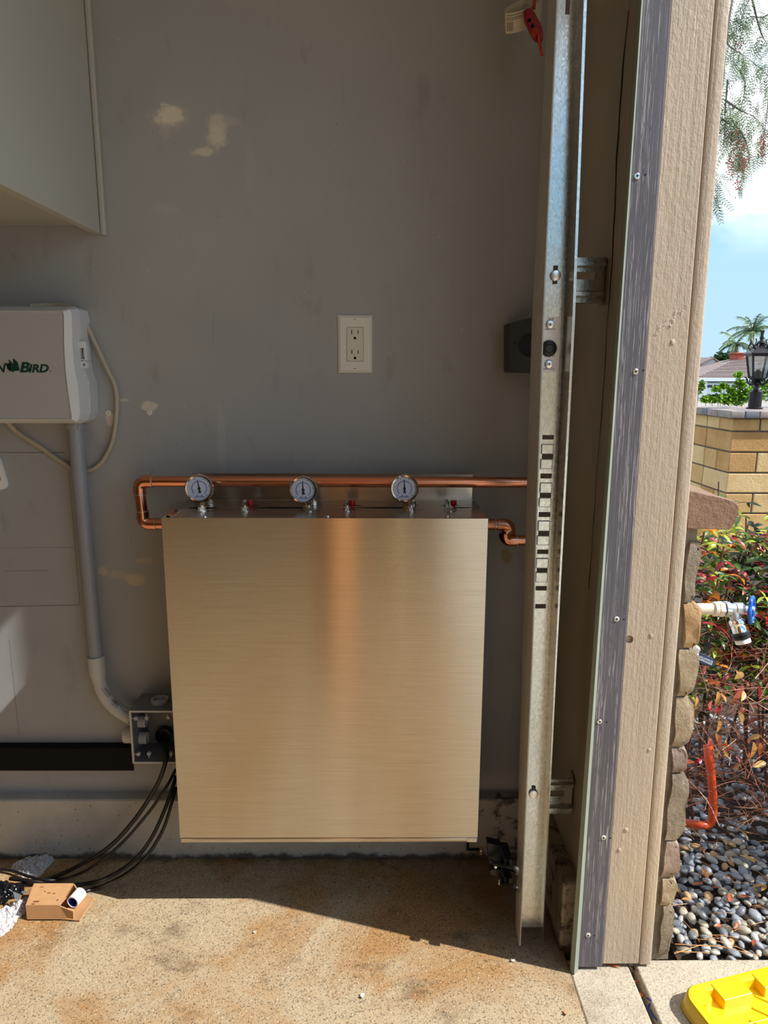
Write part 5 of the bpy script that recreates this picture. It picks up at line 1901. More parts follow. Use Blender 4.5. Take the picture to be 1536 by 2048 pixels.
mb.build('coupling', m_tapp, tap, ang=25)
mb = MB()
mb.lathe((tx_(1450), yt, zt_), EX, [(.0145, 0), (.0145, .008), (.0115, .009), (.0115, .018), (.0128, .020), (.0128, .034), (.0095, .036), (.0075, .040), (.0062, .056)], 16)
mb.lathe((tx_(1450), yt, zt_), EX, [(.0158, -.001), (.0158, .007)], 6)
sp = Vector((.26, -.30, -.92)).normalized()
s0_ = Vector((tx_(1465), yt, zt_))
mb.lathe(s0_, sp, [(.0105, 0), (.0105, .020)], 18)
mb.build('valve_body', m_tapg, tap, ang=25)
mb = MB(); mb.lathe(s0_ + sp * .0202, sp, [(.012, 0), (.0145, .003), (.0145, .011), (.013, .013), (.0135, .014), (.0135, .026)], 24); mb.build('spout_collar', m_chrome, tap)
mb = MB(); mb.lathe(s0_ + sp * .0465, sp, [(.0135, 0), (.0172, .001), (.0172, .006), (.016, .007), (.0172, .008), (.0172, .012), (.0150, .0135)], 24); mb.build('black_hose_ring', m_black, tap)
mb = MB(); mb.lathe(s0_ + sp * .0602, sp, [(.0135, 0), (.0145, .001), (.0145, .008), (.0125, .009), (.0115, .002)], 24, True, False); mb.build('white_hose_end', m_whitep, tap)
hc = Vector((oy(1503, 1222, yt).x, yt, zt_ - .002))
ha = Vector((.80, -.58, .06)).normalized()
u, v = frame(ha)
mb = MB()
N = 60
P = [hc + (u * cos(2 * pi * i / N) + v * sin(2 * pi * i / N)) * (.0235 + .0018 * cos(6 * 2 * pi * i / N)) for i in range(N)]
rings = []
for i, p in enumerate(P):
    rad_ = (p - hc).normalized()
    rings.append([mb.bm.verts.new(p + rad_ * .0042 * cos(a) + ha * .0040 * sin(a)) for a in [2 * pi * k / 8 for k in range(8)]])
mb.loft(rings + [rings[0]], False, False)
for k in range(3):
    t = 2 * pi * k / 3 + .4
    mb.tube([hc, hc + (u * cos(t) + v * sin(t)) * .022], .0026, 8)
mb.lathe(hc - ha * .004, ha, [(.0065, 0), (.0065, .008)], 12)
mb.build('wheel_handle', m_tapb, tap)['label'] = 'blue wheel handle'
mb = MB(); mb.lathe(hc - ha * .012, ha, [(.0045, 0), (.0045, .016), (.002, .018)], 6); mb.build('handle_nut', m_zinc, tap)

# blue lever with a label
yl = -0.12
m_lever = M('navy plastic', srgb(38, 56, 92), 0.4, var=.08)
lv_ = thing('shutoff_lever', 'navy blue valve lever with a pale label poking out below the tap', 'lever', oy(1410, 1325, yl))
def lp(a, b):
    return oy(1376 + a / 19.2, 1290 + b / 19.2, yl)
pts = [lp(a, b) for a, b in ((180, 230), (380, 300), (700, 430), (1000, 560), (1075, 640), (1090, 720), (1040, 800), (930, 830), (600, 740), (320, 610), (150, 540))]
mb = MB(); mb.prism(pts, EY * .010)
bmesh.ops.bevel(mb.bm, geom=mb.bm.edges[:], offset=.0012, segments=2, affect='EDGES'); mb.build('lever_body', m_lever, lv_)
mb = MB(); mb.prism([lp(a, b) - EY * .0001 for a, b in ((400, 385), (960, 620), (905, 780), (330, 520))], -EY * .0004); mb.build('lever_label', M('pale blue label', srgb(168, 182, 204), .5), lv_)
u = (lp(960, 620) - lp(400, 385)).normalized(); v = (lp(400, 385) - lp(330, 520)).normalized()
letters('label_print', M('navy print', srgb(40, 56, 92), .5), lv_, lettering('oTouch', lp(440, 520) - EY * .0006, u, v, (lp(880, 690) - lp(440, 520)).length, .0055, .0002))
mb = MB(); mb.ball(lp(330, 170), (.0065, .01, .0085), 2, None, .25, 4); mb.ball(lp(290, 330), (.005, .01, .007), 2, None, .25, 6); mb.build('white_fitting', m_whitep, lv_)

# orange pipe
m_or = M('orange plastic pipe', srgb(200, 74, 34), 0.4, var=.06)
yo = 0.02
mb = MB()
P = smooth_path([oy(a, b, yo + d) for a, b, d in ((1360, 1643, .03), (1385, 1648, .01), (1402, 1650, 0), (1414, 1650, 0), (1421, 1645, 0), (1425, 1634, 0), (1426, 1605, 0), (1424, 1570, .0), (1421, 1535, .0), (1418, 1512, .0), (1416, 1490, .01))], 6)
mb.tube(P, [0.0098 if i < len(P) - 14 else 0.0098 + .0016 * min(1, (i - len(P) + 14) / 3) for i in range(len(P))], 16)
tag(mb.build('orange_pipe', m_or), 'bright orange bent plastic pipe in the shade of the shrub', 'pipe')

# blue cord and leaves in the slab joint
m_cord = M('blue cord', srgb(36, 58, 168), 0.6, var=.2)
mb = MB(); mb.tube(smooth_path([oz(a, b, z) for a, b, z in ((1294, 1996, -.012), (1299, 1999, -.004), (1304, 2005, -.004), (1298, 2010, -.010), (1297, 2018, -.014), (1306, 2032, -.012), (1314, 2040, -.008), (1322, 2052, -.012))], 6), .0016, 6)
tag(mb.build('cord', m_cord), 'blue cord lying in the joint between the concrete slabs', 'cord')
for k, (px, py) in enumerate(((1268, 1932), (1274, 1946), (1281, 1966), (1286, 1984))):
    c = oz(px, py, -.012)
    leaf_mb(.022, .0045, .2, None, Matrix.Translation(c) @ rot(1.0 + k, .2, .5)).build('x', m_dry[1], recalc=False).name = 'joint_leaf'
for o, w_ in zip(sorted([o for o in bpy.data.objects if o.name.startswith('joint_leaf')], key=lambda o: -o.location.y), ('farthest, by the foot of the jamb', 'second from the jamb', 'third from the jamb', 'nearest the blue cord')):
    tag(o, 'small rusty leaf lodged in the slab joint, ' + w_, 'leaf', 'leaves in the slab joint')
for px, py, L, an, lb in ((1206, 1926, .034, -.35, 'red-brown dry leaf blade on the slab right of the charcoal trim'), (1158, 1931, .012, -.5, 'tiny red leaf fragment at the foot of the charcoal trim')):
    c = oz(px, py, .001)
    tag(leaf_mb(L, .0024, -.04, None, Matrix.Translation(c) @ rot(an, .03, .3)).build('fallen_leaf', m_dry[1], recalc=False), lb, 'leaf')

# ------------------------------------------------------------------ yellow tote lid
m_yel = M('yellow plastic', srgb(232, 192, 18), 0.25, var=.03, spec=.6)
c00 = oz(1352, 1990, 0.03)
e1 = oz(1505, 1938, 0.03) - oz(1385, 1968, 0.03)
ang_ = atan2(e1.y, e1.x)
LW, LD = 0.46, 0.32
# lid frame: origin at its far left corner, u along the far edge, v towards the camera
far = oz(1352, 1972, 0.030)
lidm = Matrix.Translation((far.x, far.y, 0.0)) @ Matrix.Rotation(ang_, 4, 'Z')
lid = thing('tote_lid', 'bright yellow plastic tote lid lying on the pale slab', 'lid', (far.x + .2, far.y - .1, 0.0))
def rrect(x0, x1, y0, y1, r, n=6):
    out_ = []
    for cx_, cy_, a0 in ((x1 - r, y1 - r, 0), (x0 + r, y1 - r, pi / 2), (x0 + r, y0 + r, pi), (x1 - r, y0 + r, 3 * pi / 2)):
        for i in range(n + 1):
            t = a0 + pi / 2 * i / n
            out_.append((cx_ + r * cos(t), cy_ + r * sin(t)))
    return out_
def lr(mb, inset, z, r):
    return [mb.bm.verts.new(lidm @ Vector((a, b, z))) for a, b in rrect(inset, LW - inset, -LD + inset, -inset, r)]
mb = MB()
mb.loft([lr(mb, -.002, .001, .034), lr(mb, .000, .006, .033), lr(mb, .003, .026, .032), lr(mb, .006, .0295, .03), lr(mb, .019, .0300, .022), lr(mb, .022, .0285, .021), lr(mb, .0245, .0125, .02)], True, False)
mb.loft([lr(mb, .0245, .0125, .02), lr(mb, .030, .0118, .018)], False, True)
mb.build('lid_shell', m_yel, lid, ang=40)
def lb(x0, x1, y0, y1, z0, z1, name, bev=.0018):
    mb = MB(); mb.box(x0, x1, y0, y1, z0, z1, bev, 2, lidm); return mb.build(name, m_yel, lid)
lb(.062, .122, -.048, -.012, .0105, .031, 'raised_block')
lb(.150, .190, -.045, -.012, .0105, .031, 'raised_block')
lb(.24, .30, -.048, -.012, .0105, .031, 'raised_block')
mb = MB()
mb.prism([lidm @ Vector((a, b, .0105)) for a, b in rrect(.012, .046, -.046, -.012, .014)], EZ * .0195)
mb.build('corner_pad', m_yel, lid)
lb(.012, .03, -.16, -.10, .0105, .030, 'raised_block')
for k in range(7):
    mb = MB(); mb.box(.05 + .03 * k, .054 + .03 * k, -.30, -.10, .0105, .0145, .001, 1, lidm @ Matrix.Translation((0, 0, 0)) @ Matrix.Translation((.1, -.2, 0)) @ Matrix.Rotation(.7, 4, 'Z') @ Matrix.Translation((-.1, .2, 0)))
    mb.build('rib', m_yel, lid)
mb = MB(); mb.box(.045, .25, -.084, -.080, .0105, .0140, .001, 1, lidm); mb.build('rib', m_yel, lid)
mb = MB(); mb.box(.13, .134, -.19, -.082, .0105, .0140, .001, 1, lidm); mb.build('rib', m_yel, lid)

# ------------------------------------------------------------------ block pillar
m_blk = [make_rock('buff block', srgb(186, 142, 84), srgb(216, 178, 118), 0.3, 6, False), make_rock('honey block', srgb(170, 124, 68), srgb(204, 160, 100), 0.3, 6, False), make_rock('pale block', srgb(200, 162, 106), srgb(226, 194, 140), 0.3, 6, False)]
m_mort2 = M('dark mortar', srgb(104, 96, 86), .9, var=.2, bump=.3)
YP = 3.55
pc_ = oy(1460, 905, YP)
PW = 0.64
px0, px1, py0, py1 = pc_.x, pc_.x + PW, YP, YP + PW
ztop = oy(1466, 836, YP).z
course = (oy(1460, 863, YP).z - oy(1460, 946, YP).z) / 2
pil = thing('block_pillar', 'buff slump block pillar carrying a black lantern', 'pillar', (px0 + PW / 2, py0 + PW / 2, -0.25))
mb = MB(); mb.box(px0 + .012, px1 - .012, py0 + .012, py1 - .012, -.25, ztop - .01); mb.build('mortar_core', m_mort2, pil)
nrow = int((ztop + .25) / course) + 1
zj = oy(1460, 863, YP).z
for r in range(nrow):
    zb, zt2 = zj - course * r, zj - course * (r - 1)
    zt2 = min(zt2, ztop)
    if zt2 - zb < .02:
        continue
    first = 0.19 if r % 2 else 0.39
    # front face runs, then the left face, then the hidden ones
    for face_ in range(4):
        s = 0.0
        segs = []
        w0_ = (0.20, 0.40)[(r + face_) % 2]
        cuts = [0.0, w0_, min(PW, w0_ + .40), PW]
        for a, b in zip(cuts, cuts[1:]):
            if b - a < .03:
                continue
            segs.append((a, b))
        for a, b in segs:
            g = .0055
            d = (.20, .40)[r % 2] - .011
            mb = MB()
            if face_ == 0:
                mb.box(px0 + a + g * (a > 0), px0 + b - g * (b < PW), py0, py0 + (d if a == 0 or b == PW else .15), zb + g, zt2 - g, .006, 2)
            elif face_ == 1:
                lo, hi = max(a, d + .006), b
                if hi - lo < .02:
                    continue
                mb.box(px0, px0 + d, py0 + lo + g, py0 + hi - g, zb + g, zt2 - g, .006, 2)
            elif face_ == 2:
                lo, hi = max(a, d + .006), b
                if hi - lo < .02:
                    continue
                mb.box(px1 - d, px1, py0 + lo + g, py0 + hi - g, zb + g, zt2 - g, .006, 2)
            else:
                lo, hi = max(a, d + .006), min(b, PW - d - .006)
                if hi - lo < .02:
                    continue
                mb.box(px0 + lo + g, px0 + hi - g, py1 - d, py1, zb + g, zt2 - g, .006, 2)
            for v in mb.bm.verts:
                v.co += Vector((noise.noise(v.co * 9), noise.noise(v.co * 9 + EX * 5), 0)) * .004
            mb.build('block', r2.choice(m_blk), pil)
# coping of pavers
m_pav = [M('grey paver', srgb(140, 130, 122), .8, var=.15, vs=20, bump=.4, bs=120, bd=.003), M('mauve paver', srgb(152, 134, 128), .8, var=.15, vs=20, bump=.4, bs=120, bd=.003), M('slate paver', srgb(112, 112, 116), .8, var=.15, vs=20, bump=.4, bs=120, bd=.003)]
zc0, zc1 = ztop, oy(1470, 822, YP - .04).z + .0
ov = .045
nb = 7
cw = (PW + 2 * ov) / nb
for i in range(nb):
    a, b = px0 - ov + cw * i, px0 - ov + cw * (i + 1)
    for k, (u0, u1) in enumerate(((py0 - ov, py0 - ov + .20), (py1 + ov - .20, py1 + ov))):
        mb = MB(); mb.box(a + .002, b - .002, u0, u1, zc0, zc1, .007, 2); mb.build('coping_paver', m_pav[(i * 2 + k) % 3], pil)
for i in range(4):
    a, b = py0 - ov + .204 + (PW + 2 * ov - .408) / 4 * i, py0 - ov + .204 + (PW + 2 * ov - .408) / 4 * (i + 1)
    for k, (u0, u1) in enumerate(((px0 - ov, px0 - ov + .20), (px1 + ov - .20, px1 + ov))):
        mb = MB(); mb.box(u0, u1, a + .002, b - .002, zc0, zc1, .007, 2); mb.build('coping_paver', m_pav[(i + k) % 3], pil)
mb = MB(); mb.box(px0 + .16, px1 - .16, py0 + .16, py1 - .16, zc0, zc1 - .002); mb.build('coping_core', m_pav[1], pil)

# low garden wall running back from the pillar
gw = thing('garden_wall', 'low buff block garden wall running back behind the pillar', 'wall', (px0, 6.5, -.25))
gx0 = oy(1380, 900, 5.2).x
zg = oy(1385, 868, 5.2).z
mb = MB(); mb.box(gx0 + .01, gx0 + .19, py1 + .02, 9.0, -.25, zg - .05); mb.build('mortar_core', m_mort2, gw)
r = 0
z = zg - .06
while z > -.2:
    y = py1 + .02 + (0.2 if r % 2 else 0)
    while y < 8.6:
        mb = MB(); mb.box(gx0, gx0 + .2, y + .006, y + .394, z - course + .006, z - .006, .006, 1); mb.build('block', r2.choice(m_blk), gw); y += .4
    z -= course; r += 1
y = py1 + .02
while y < 8.9:
    mb = MB(); mb.box(gx0 - .03, gx0 + .23, y + .003, y + .197, zg - .058, zg, .008, 1); mb.build('coping_paver', m_pav[int(y * 5) % 3], gw); y += .2

# ------------------------------------------------------------------ lantern on the pillar
m_iron = M('black cast iron', srgb(30, 26, 30), .38, .3, var=.15)
m_glass = make_glass()
YL = YP + .30
lc = oy(1510.5, 800, YL)
zb = zc1 + .0005
lan = thing('pier_lantern', 'black cast iron lantern with scrolls and clear glass on the pillar', 'lantern', (lc.x, YL, zb))
S = (oy(1530, 740, YL) - oy(1530, 741, YL)).z       # metres per pixel at the lantern
def zpx(py):
    return oy(1510, py, YL).z
LX, LY = lc.x, YL
def lathe_l(name, prof, n=24, mat=None, ph=0.0, ang=35):
    mb = MB(); mb.lathe((LX, LY, 0), EZ, prof, n, ph=ph); return mb.build(name, mat or m_iron, lan, ang=ang)
lathe_l('base', [(16 * S, zb), (16 * S, zb + 2 * S), (12.5 * S, zb + 3 * S), (12.5 * S, zpx(785)), (13 * S, zpx(784)), (8.5 * S, zpx(780.5)), (7 * S, zpx(779))])
lathe_l('stem', [(7 * S, zpx(779)), (5 * S, zpx(776)), (5 * S, zpx(771)), (8 * S, zpx(768)), (9 * S, zpx(765)), (6 * S, zpx(762))])
zg0, zg1 = zpx(756), zpx(711)
PH = 0.62
bot_r, top_r = 17.5 * S, 27.0 * S
lathe_l('cage_floor', [(6 * S, zpx(763)), (bot_r * 1.05, zg0 - 1.2 * S), (bot_r * 1.05, zg0)], 4, ph=PH, ang=20)
def corner(k, r, z):
    t = PH + pi / 2 * k
    u_, v_ = frame(EZ)
    return Vector((LX, LY, z)) + (u_ * cos(t) + v_ * sin(t)) * r
for k in range(4):
    mb = MB(); mb.tube([corner(k, bot_r, zg0), corner(k, top_r, zg1)], 2.3 * S, 4); mb.build('corner_post', m_iron, lan)
    a, b = corner(k, bot_r * .98, zg0), corner(k + 1, bot_r * .98, zg0)
    c, d = corner(k + 1, top_r * .98, zg1), corner(k, top_r * .98, zg1)
    mb = MB(); nrm = (b - a).cross(d - a).normalized() * .002
    mb.prism([a, b, c, d], nrm); mb.build('glass_pane', m_glass, lan)
    # lower bracket scroll and upper scroll
    out_ = (corner(k, 1.0, 0) - corner(k, 0.0, 0)).normalized()
    cc = Vector((LX, LY, 0))
    low = [cc + out_ * (5 * S) + EZ * zpx(766), cc + out_ * (12 * S) + EZ * zpx(769), cc + out_ * (19 * S) + EZ * zpx(765), cc + out_ * (22 * S) + EZ * zpx(758), cc + out_ * (26 * S) + EZ * zpx(754)]
    mb = MB(); mb.tube(smooth_path(low, 5), [2.4 * S] * 8 + [2.0 * S] * 8 + [1.4 * S] * 5, 6)
    mb.tube(smooth_path([cc + out_ * (9 * S) + EZ * zpx(762), cc + out_ * (13 * S) + EZ * zpx(758), cc + out_ * (16 * S) + EZ * zpx(761), cc + out_ * (14 * S) + EZ * zpx(764)], 5), 1.2 * S, 6)
    mb.build('bracket_scroll', m_iron, lan)
    sc = cc + out_ * (19 * S) + EZ * zpx(692)
    P = [sc + (out_ * cos(t) + EZ * sin(t)) * (5.8 - .55 * t) * S for t in [(-1.6 + .35 * i) for i in range(16)]]
    mb = MB(); mb.tube([cc + out_ * 8 * S + EZ * zpx(688)] + P, 1.5 * S, 6)
    mb.tube(smooth_path([sc + out_ * 3 * S + EZ * 5 * S, sc + out_ * 1 * S + EZ * 10 * S, sc + out_ * 4 * S + EZ * 14 * S], 5), 1.2 * S, 6)
    mb.build('roof_scroll', m_iron, lan)
mb = MB()
mb.lathe((LX, LY, 0), EZ, [(top_r * 1.10, zg1 - 1.5 * S), (top_r * 1.26, zg1 + 2.5 * S), (top_r * 1.28, zg1 + 4.5 * S), (top_r * .9, zpx(700)), (9 * S, zpx(693)), (6 * S, zpx(690))], 4, ph=PH)
mb.build('roof', m_iron, lan, ang=20)
lathe_l('roof_cap', [(6 * S, zpx(692)), (6.5 * S, zpx(688)), (8 * S, zpx(686)), (7 * S, zpx(683)), (3.5 * S, zpx(680.5)), (3 * S, zpx(679))])
mb = MB(); mb.lathe((LX, LY, 0), EZ, [(3 * S, zpx(680)), (4.2 * S, zpx(676)), (2.6 * S, zpx(671)), (3.6 * S, zpx(667)), (2.0 * S, zpx(664)), (.5 * S, zpx(660))], 8)
for k in range(4):
    t = k * pi / 2
    mb.tube([Vector((LX, LY, zpx(668))), Vector((LX + 3.5 * S * cos(t), LY + 3.5 * S * sin(t), zpx(664))), Vector((LX + 3 * S * cos(t), LY + 3 * S * sin(t), zpx(660.5)))], 1.1 * S, 5)
mb.build('finial', m_iron, lan)
lathe_l('lamp_socket', [(7 * S, zg0), (7 * S, zpx(744)), (5 * S, zpx(742)), (3 * S, zpx(739))], 16, m_dkgrey)
lathe_l('bulb', [(3 * S, zpx(741)), (4.5 * S, zpx(735)), (5 * S, zpx(731)), (3.5 * S, zpx(727)), (.5 * S, zpx(725.5))], 16, m_glass)

# ------------------------------------------------------------------ shrub behind the pillar
def leafy(name, label, cat, clumps, n, size, mats, stem_mat, seed, base):
    """shrub of many small folded leaves on short shoots; clumps are (centre, radius)"""
    rr_ = random.Random(seed)
    t = thing(name, label, cat, base)
    ms = [MB() for _ in mats]
    st = MB()
    for c, r in clumps:
        c = Vector(c)
        for k in range(6):
            d = Vector((rr_.gauss(0, 1), rr_.gauss(0, 1), abs(rr_.gauss(0, 1)))).normalized()
            st.tube([Vector((base[0] + (c.x - base[0]) * .3, base[1] + (c.y - base[1]) * .3, base[2])), c - EZ * r * .3, c + d * r * .9], .0025, 4)
        for k in range(n):
            d = Vector((rr_.gauss(0, 1), rr_.gauss(0, 1), rr_.gauss(0, 1))).normalized()
            p = c + Vector((d.x * r, d.y * r, d.z * r * .85)) * (rr_.random() ** .35) * (1 + .35 * noise.noise(d * 3 + c))
            mi = rr_.choices(range(len(mats)), (3, 2, 1)[:len(mats)])[0]
            L = size * rr_.uniform(.6, 1.3)
            leaf_mb(L, L * .28, .2, ms[mi], Matrix.Translation(p) @ rot(rr_.uniform(0, 6.28), rr_.uniform(-.6, .9), rr_.uniform(-1, 1)), 3)
    for mb_, m_ in zip(ms, mats):
        o = mb_.build('foliage', m_, t, recalc=False); o['kind'] = 'stuff'
    st.build('stems', stem_mat, t)
    return t
m_sg = [make_leaf('shrub lime', srgb(150, 196, 48)), make_leaf('shrub green', srgb(84, 130, 40)), make_leaf('shrub deep', srgb(40, 66, 26))]
YS = 5.6
def sp_(px, py, r, dy=0):
    p = oy(px, py, YS + dy)
    return ((p.x, p.y, p.z), r)
b_ = oy(1500, 800, YS)
leafy('garden_shrub', 'lime green leafy shrub behind the pillar and lantern', 'shrub', [sp_(1486, 784, .07), sp_(1470, 792, .05), sp_(1520, 785, .10), sp_(1545, 770, .14), sp_(1480, 766, .035), sp_(1500, 792, .09), sp_(1552, 745, .10), sp_(1476, 750, .022), sp_(1462, 780, .022), sp_(1520, 768, .05), sp_(1448, 772, .02), sp_(1433, 778, .02), sp_(1440, 796, .05), sp_(1458, 798, .06), sp_(1424, 798, .04), sp_(1475, 800, .07), sp_(1410, 799, .03)], 260, .036, m_sg, m_cane, 5, (b_.x, YS, -.25))
YS = 7.5
b_ = oy(1395, 790, YS)
leafy('garden_shrub', 'olive green shrub at the corner of the far house left of the pillar', 'shrub', [sp_(1388, 780, .10), sp_(1398, 772, .07), sp_(1384, 760, .07), sp_(1425, 796, .05), sp_(1450, 797, .05)], 200, .045, [m_sg[1], m_sg[2], m_sg[0]], m_cane, 6, (b_.x, YS, -.25))

# ------------------------------------------------------------------ pepper tree boughs
m_pt = [make_leaf('pepper leaf', srgb(112, 138, 84)), make_leaf('pepper leaf deep', srgb(66, 90, 58))]
m_pb = M('pepper bark', srgb(92, 82, 74), .8, var=.2)
m_berry = M('pink peppercorn', srgb(178, 82, 66), .5, var=.3, vs=100)
YT = 5.0
pt = thing('pepper_tree', 'hanging boughs of a pepper tree with feathery leaves and pink berries', 'tree', (5.6, 6.5, -.25))
r3 = random.Random(5)
mb = MB(); mb.tube(smooth_path([(6.2, 6.6, -.25), (6.1, 6.5, 1.2), (6.0, 6.3, 2.8), (5.3, 5.8, 4.6), (4.2, 5.3, 5.4)], 5), [.19 - .006 * i for i in range(21)], 12); mb.build('trunk', m_pb, pt)
boughs = [[(1620, -60), (1540, 26), (1500, 34), (1462, 44)], [(1600, -160), (1530, -60), (1500, -5), (1482, 40), (1480, 80)], [(1640, 60), (1590, 40), (1545, 100), (1538, 170)],
          [(1430, -40), (1452, 76), (1470, 100), (1500, 120), (1535, 150)], [(1470, -30), (1452, 80), (1448, 150), (1440, 236), (1462, 228)], [(1440, 236), (1462, 250), (1475, 270), (1480, 330)],
          [(1450, 200), (1480, 220), (1510, 235), (1530, 260)], [(1600, 120), (1545, 180), (1532, 240), (1526, 300)], [(1424, 330), (1428, 350), (1426, 385), (1422, 400)], [(1500, -20), (1520, 60), (1535, 90)], [(1480, 140), (1490, 170), (1482, 220)], [(1455, 160), (1450, 230), (1448, 300)], [(1460, 236), (1490, 280), (1500, 330)]]
wood, lf, bb = MB(), [MB(), MB()], MB()
def oyz(px, py):
    return oy(px, py, YT + r3.uniform(-.25, .25))
def frond(p, d, L):
    """feather leaf: thin rachis, paired narrow leaflets, drooping"""
    d = d.normalized()
    pts = []
    q = p.copy()
    for i in range(9):
        pts.append(q.copy())
        d = (d + EZ * -.14).normalized()
        q = q + d * L / 8
    wood.tube(pts[::2], .0016, 3)
    side = d.cross(EY if abs(d.y) < .8 else EX).normalized()
    side = (side + EY * r3.uniform(-.6, .6)).normalized()
    k = r3.randrange(2)
    for i in range(1, 9):
        dd = (pts[i] - pts[i - 1]).normalized()
        for s in (-1, 1):
            w = (side * s + dd * .75).normalized()
            ll = L * .26 * (1 - .45 * abs(i - 4) / 5)
            a = pts[i]
            nn = w.cross(dd).normalized()
            t_ = w.cross(nn).normalized() * ll * .085
            lf[k].bm.faces.new([lf[k].bm.verts.new(v) for v in (a, a + w * ll * .45 + t_, a + w * ll, a + w * ll * .45 - t_)])
for B in boughs:
    P = smooth_path([oyz(*q) for q in B], 8)
    wood.tube(P, [max(.0025, .010 * (1 - i / len(P))) for i in range(len(P))], 5)
    for i, p in enumerate(P):
        for _ in range(1):
            d = Vector((r3.gauss(0, .8), r3.gauss(0, .5), r3.uniform(-1.0, .3)))
            frond(p, d, r3.uniform(.13, .22))
for cx_, cy_, w_, h_, n in ((1478, 290, 16, 50, 60), (1462, 60, 10, 55, 16), (1535, 60, 20, 60, 12), (1448, 250, 10, 40, 12), (1485, 110, 14, 20, 12), (1530, 190, 10, 60, 12), (1526, 290, 8, 40, 12), (1500, 200, 20, 20, 8)):
    for k in range(n):
        frond(oyz(r3.gauss(cx_, w_ * .6), r3.gauss(cy_, h_ * .6)), Vector((r3.gauss(0, .5), r3.gauss(0, .4), -1)), r3.uniform(.10, .18))
for cx_, cy_, w_, h_, n in ((1468, 275, 5, 14, 50), (1480, 310, 7, 22, 120), (1462, 335, 5, 14, 60), (1523, 295, 4, 16, 70), (1490, 330, 5, 12, 50), (1476, 370, 4, 10, 30), (1480, 90, 4, 6, 14), (1531, 290, 3, 14, 20)):
    for k in range(n):
        bb.ball(oyz(r3.gauss(cx_, w_), r3.gauss(cy_, h_)), .0062, 1)
wood.build('twigs', m_pb, pt)
for k in range(2):
    o = lf[k].build('foliage', m_pt[k], pt, recalc=False); o['kind'] = 'stuff'
o = bb.build('berries', m_berry, pt); o['kind'] = 'stuff'

# ------------------------------------------------------------------ house across the street
YH = 36.0
def hx(px, py, dy=0.0):
    return oy(px, py, YH + dy)
m_hw = M('pale blue-grey render', srgb(206, 214, 226), .8, var=.03)
m_hw2 = M('white fascia', srgb(240, 242, 244), .6, var=.02)
m_tile = [M('brown roof tile', srgb(128, 112, 106), .8, var=.15, vs=3), M('umber roof tile', srgb(112, 98, 94), .8, var=.15, vs=3)]
m_gd = M('white garage door', srgb(222, 230, 240), .5, var=.02)
m_brk = M('red chimney brick', srgb(168, 82, 64), .85, var=.12, vs=8)
m_wd = M('dark glazing', srgb(46, 54, 66), .15)
hs_ = thing('house', 'pale house across the street with brown tiled roof, gable and red chimney', 'house', (hx(1450, 800).x, YH, -.25))
G = -0.25
e0, e1_ = hx(1392, 757), hx(1560, 760)
# garage wing: hip roof in courses
xl, xr = hx(1404, 770).x, hx(1640, 770).x
mb = MB(); mb.box(xl, xr, YH + .3, YH + 7, G, hx(1404, 764).z); mb.build('garage_wall', m_hw, hs_)
ap = hx(1478, 716, 5.0); ar = hx(1580, 700, 5.0)
el_, er_ = hx(1389, 758), hx(1660, 760)
NC = 13
for k in range(NC):
    t0, t1 = k / NC, (k + 1.15) / NC
    a, b = el_.lerp(ap, t0), er_.lerp(ar, t0)
    c, d = er_.lerp(ar, min(1, t1)), el_.lerp(ap, min(1, t1))
    up_ = EZ * .05
    mb = MB(); mb.prism([a + up_, b + up_, c, d], EZ * -.05); mb.build('tile_course', m_tile[k % 2], hs_)
hipb = hx(1389, 758, 9.0)
mb = MB(); mb.prism([el_ + EZ * .02, ap + EZ * .02, Vector((el_.x, YH + 10, el_.z))], Vector((.05, 0, -.05))); mb.build('hip_roof', m_tile[0], hs_)
mb = MB(); mb.prism([ap, ar, Vector((ar.x, YH + 10, el_.z)), Vector((el_.x, YH + 10, el_.z))], EZ * -.05); mb.build('rear_roof', m_tile[1], hs_)
z1_ = hx(1404, 757).z; z0_ = hx(1404, 763.5).z
mb = MB(); mb.box(el_.x, er_.x, YH - .1, YH, z0_ + .03, z1_ + .03); mb.build('fascia_board', m_hw, hs_)
mb = MB(); mb.box(xl - .02, xl + .35, YH + .15, YH + .29, G, z0_); mb.build('corner_trim', m_hw2, hs_)
for k, (a, b) in enumerate(((1414, 1447), (1449, 1482), (1484, 1517), (1519, 1552))):
    A_, B_ = hx(a, 767).x, hx(b, 767).x
    if k % 2 == 0:
        gd = MB()
        gd.box(hx(1414 if k == 0 else 1484, 767).x, hx(1481 if k == 0 else 1551, 767).x, YH + .2, YH + .28, G, hx(1414, 766).z, .02, 1)
        gdo = gd.build('garage_door', m_gd, hs_)
    mb = MB()
    for j in range(2):
        w_ = (B_ - A_)
        mb2 = MB(); mb2.box(A_ + w_ * (.06 + .5 * j), A_ + w_ * (.44 + .5 * j), YH + .185, YH + .199, hx(1420, 775.5).z, hx(1420, 770).z); mb2.build('door_window', m_wd, gdo)
    mb.bm.free()
    for j in range(3):
        zz = hx(1420, 780 + 9 * j).z
        mb2 = MB(); mb2.box(A_ + .03, B_ - .03, YH + .19, YH + .199, zz - .02, zz); mb2.build('door_groove', m_hw, gdo)
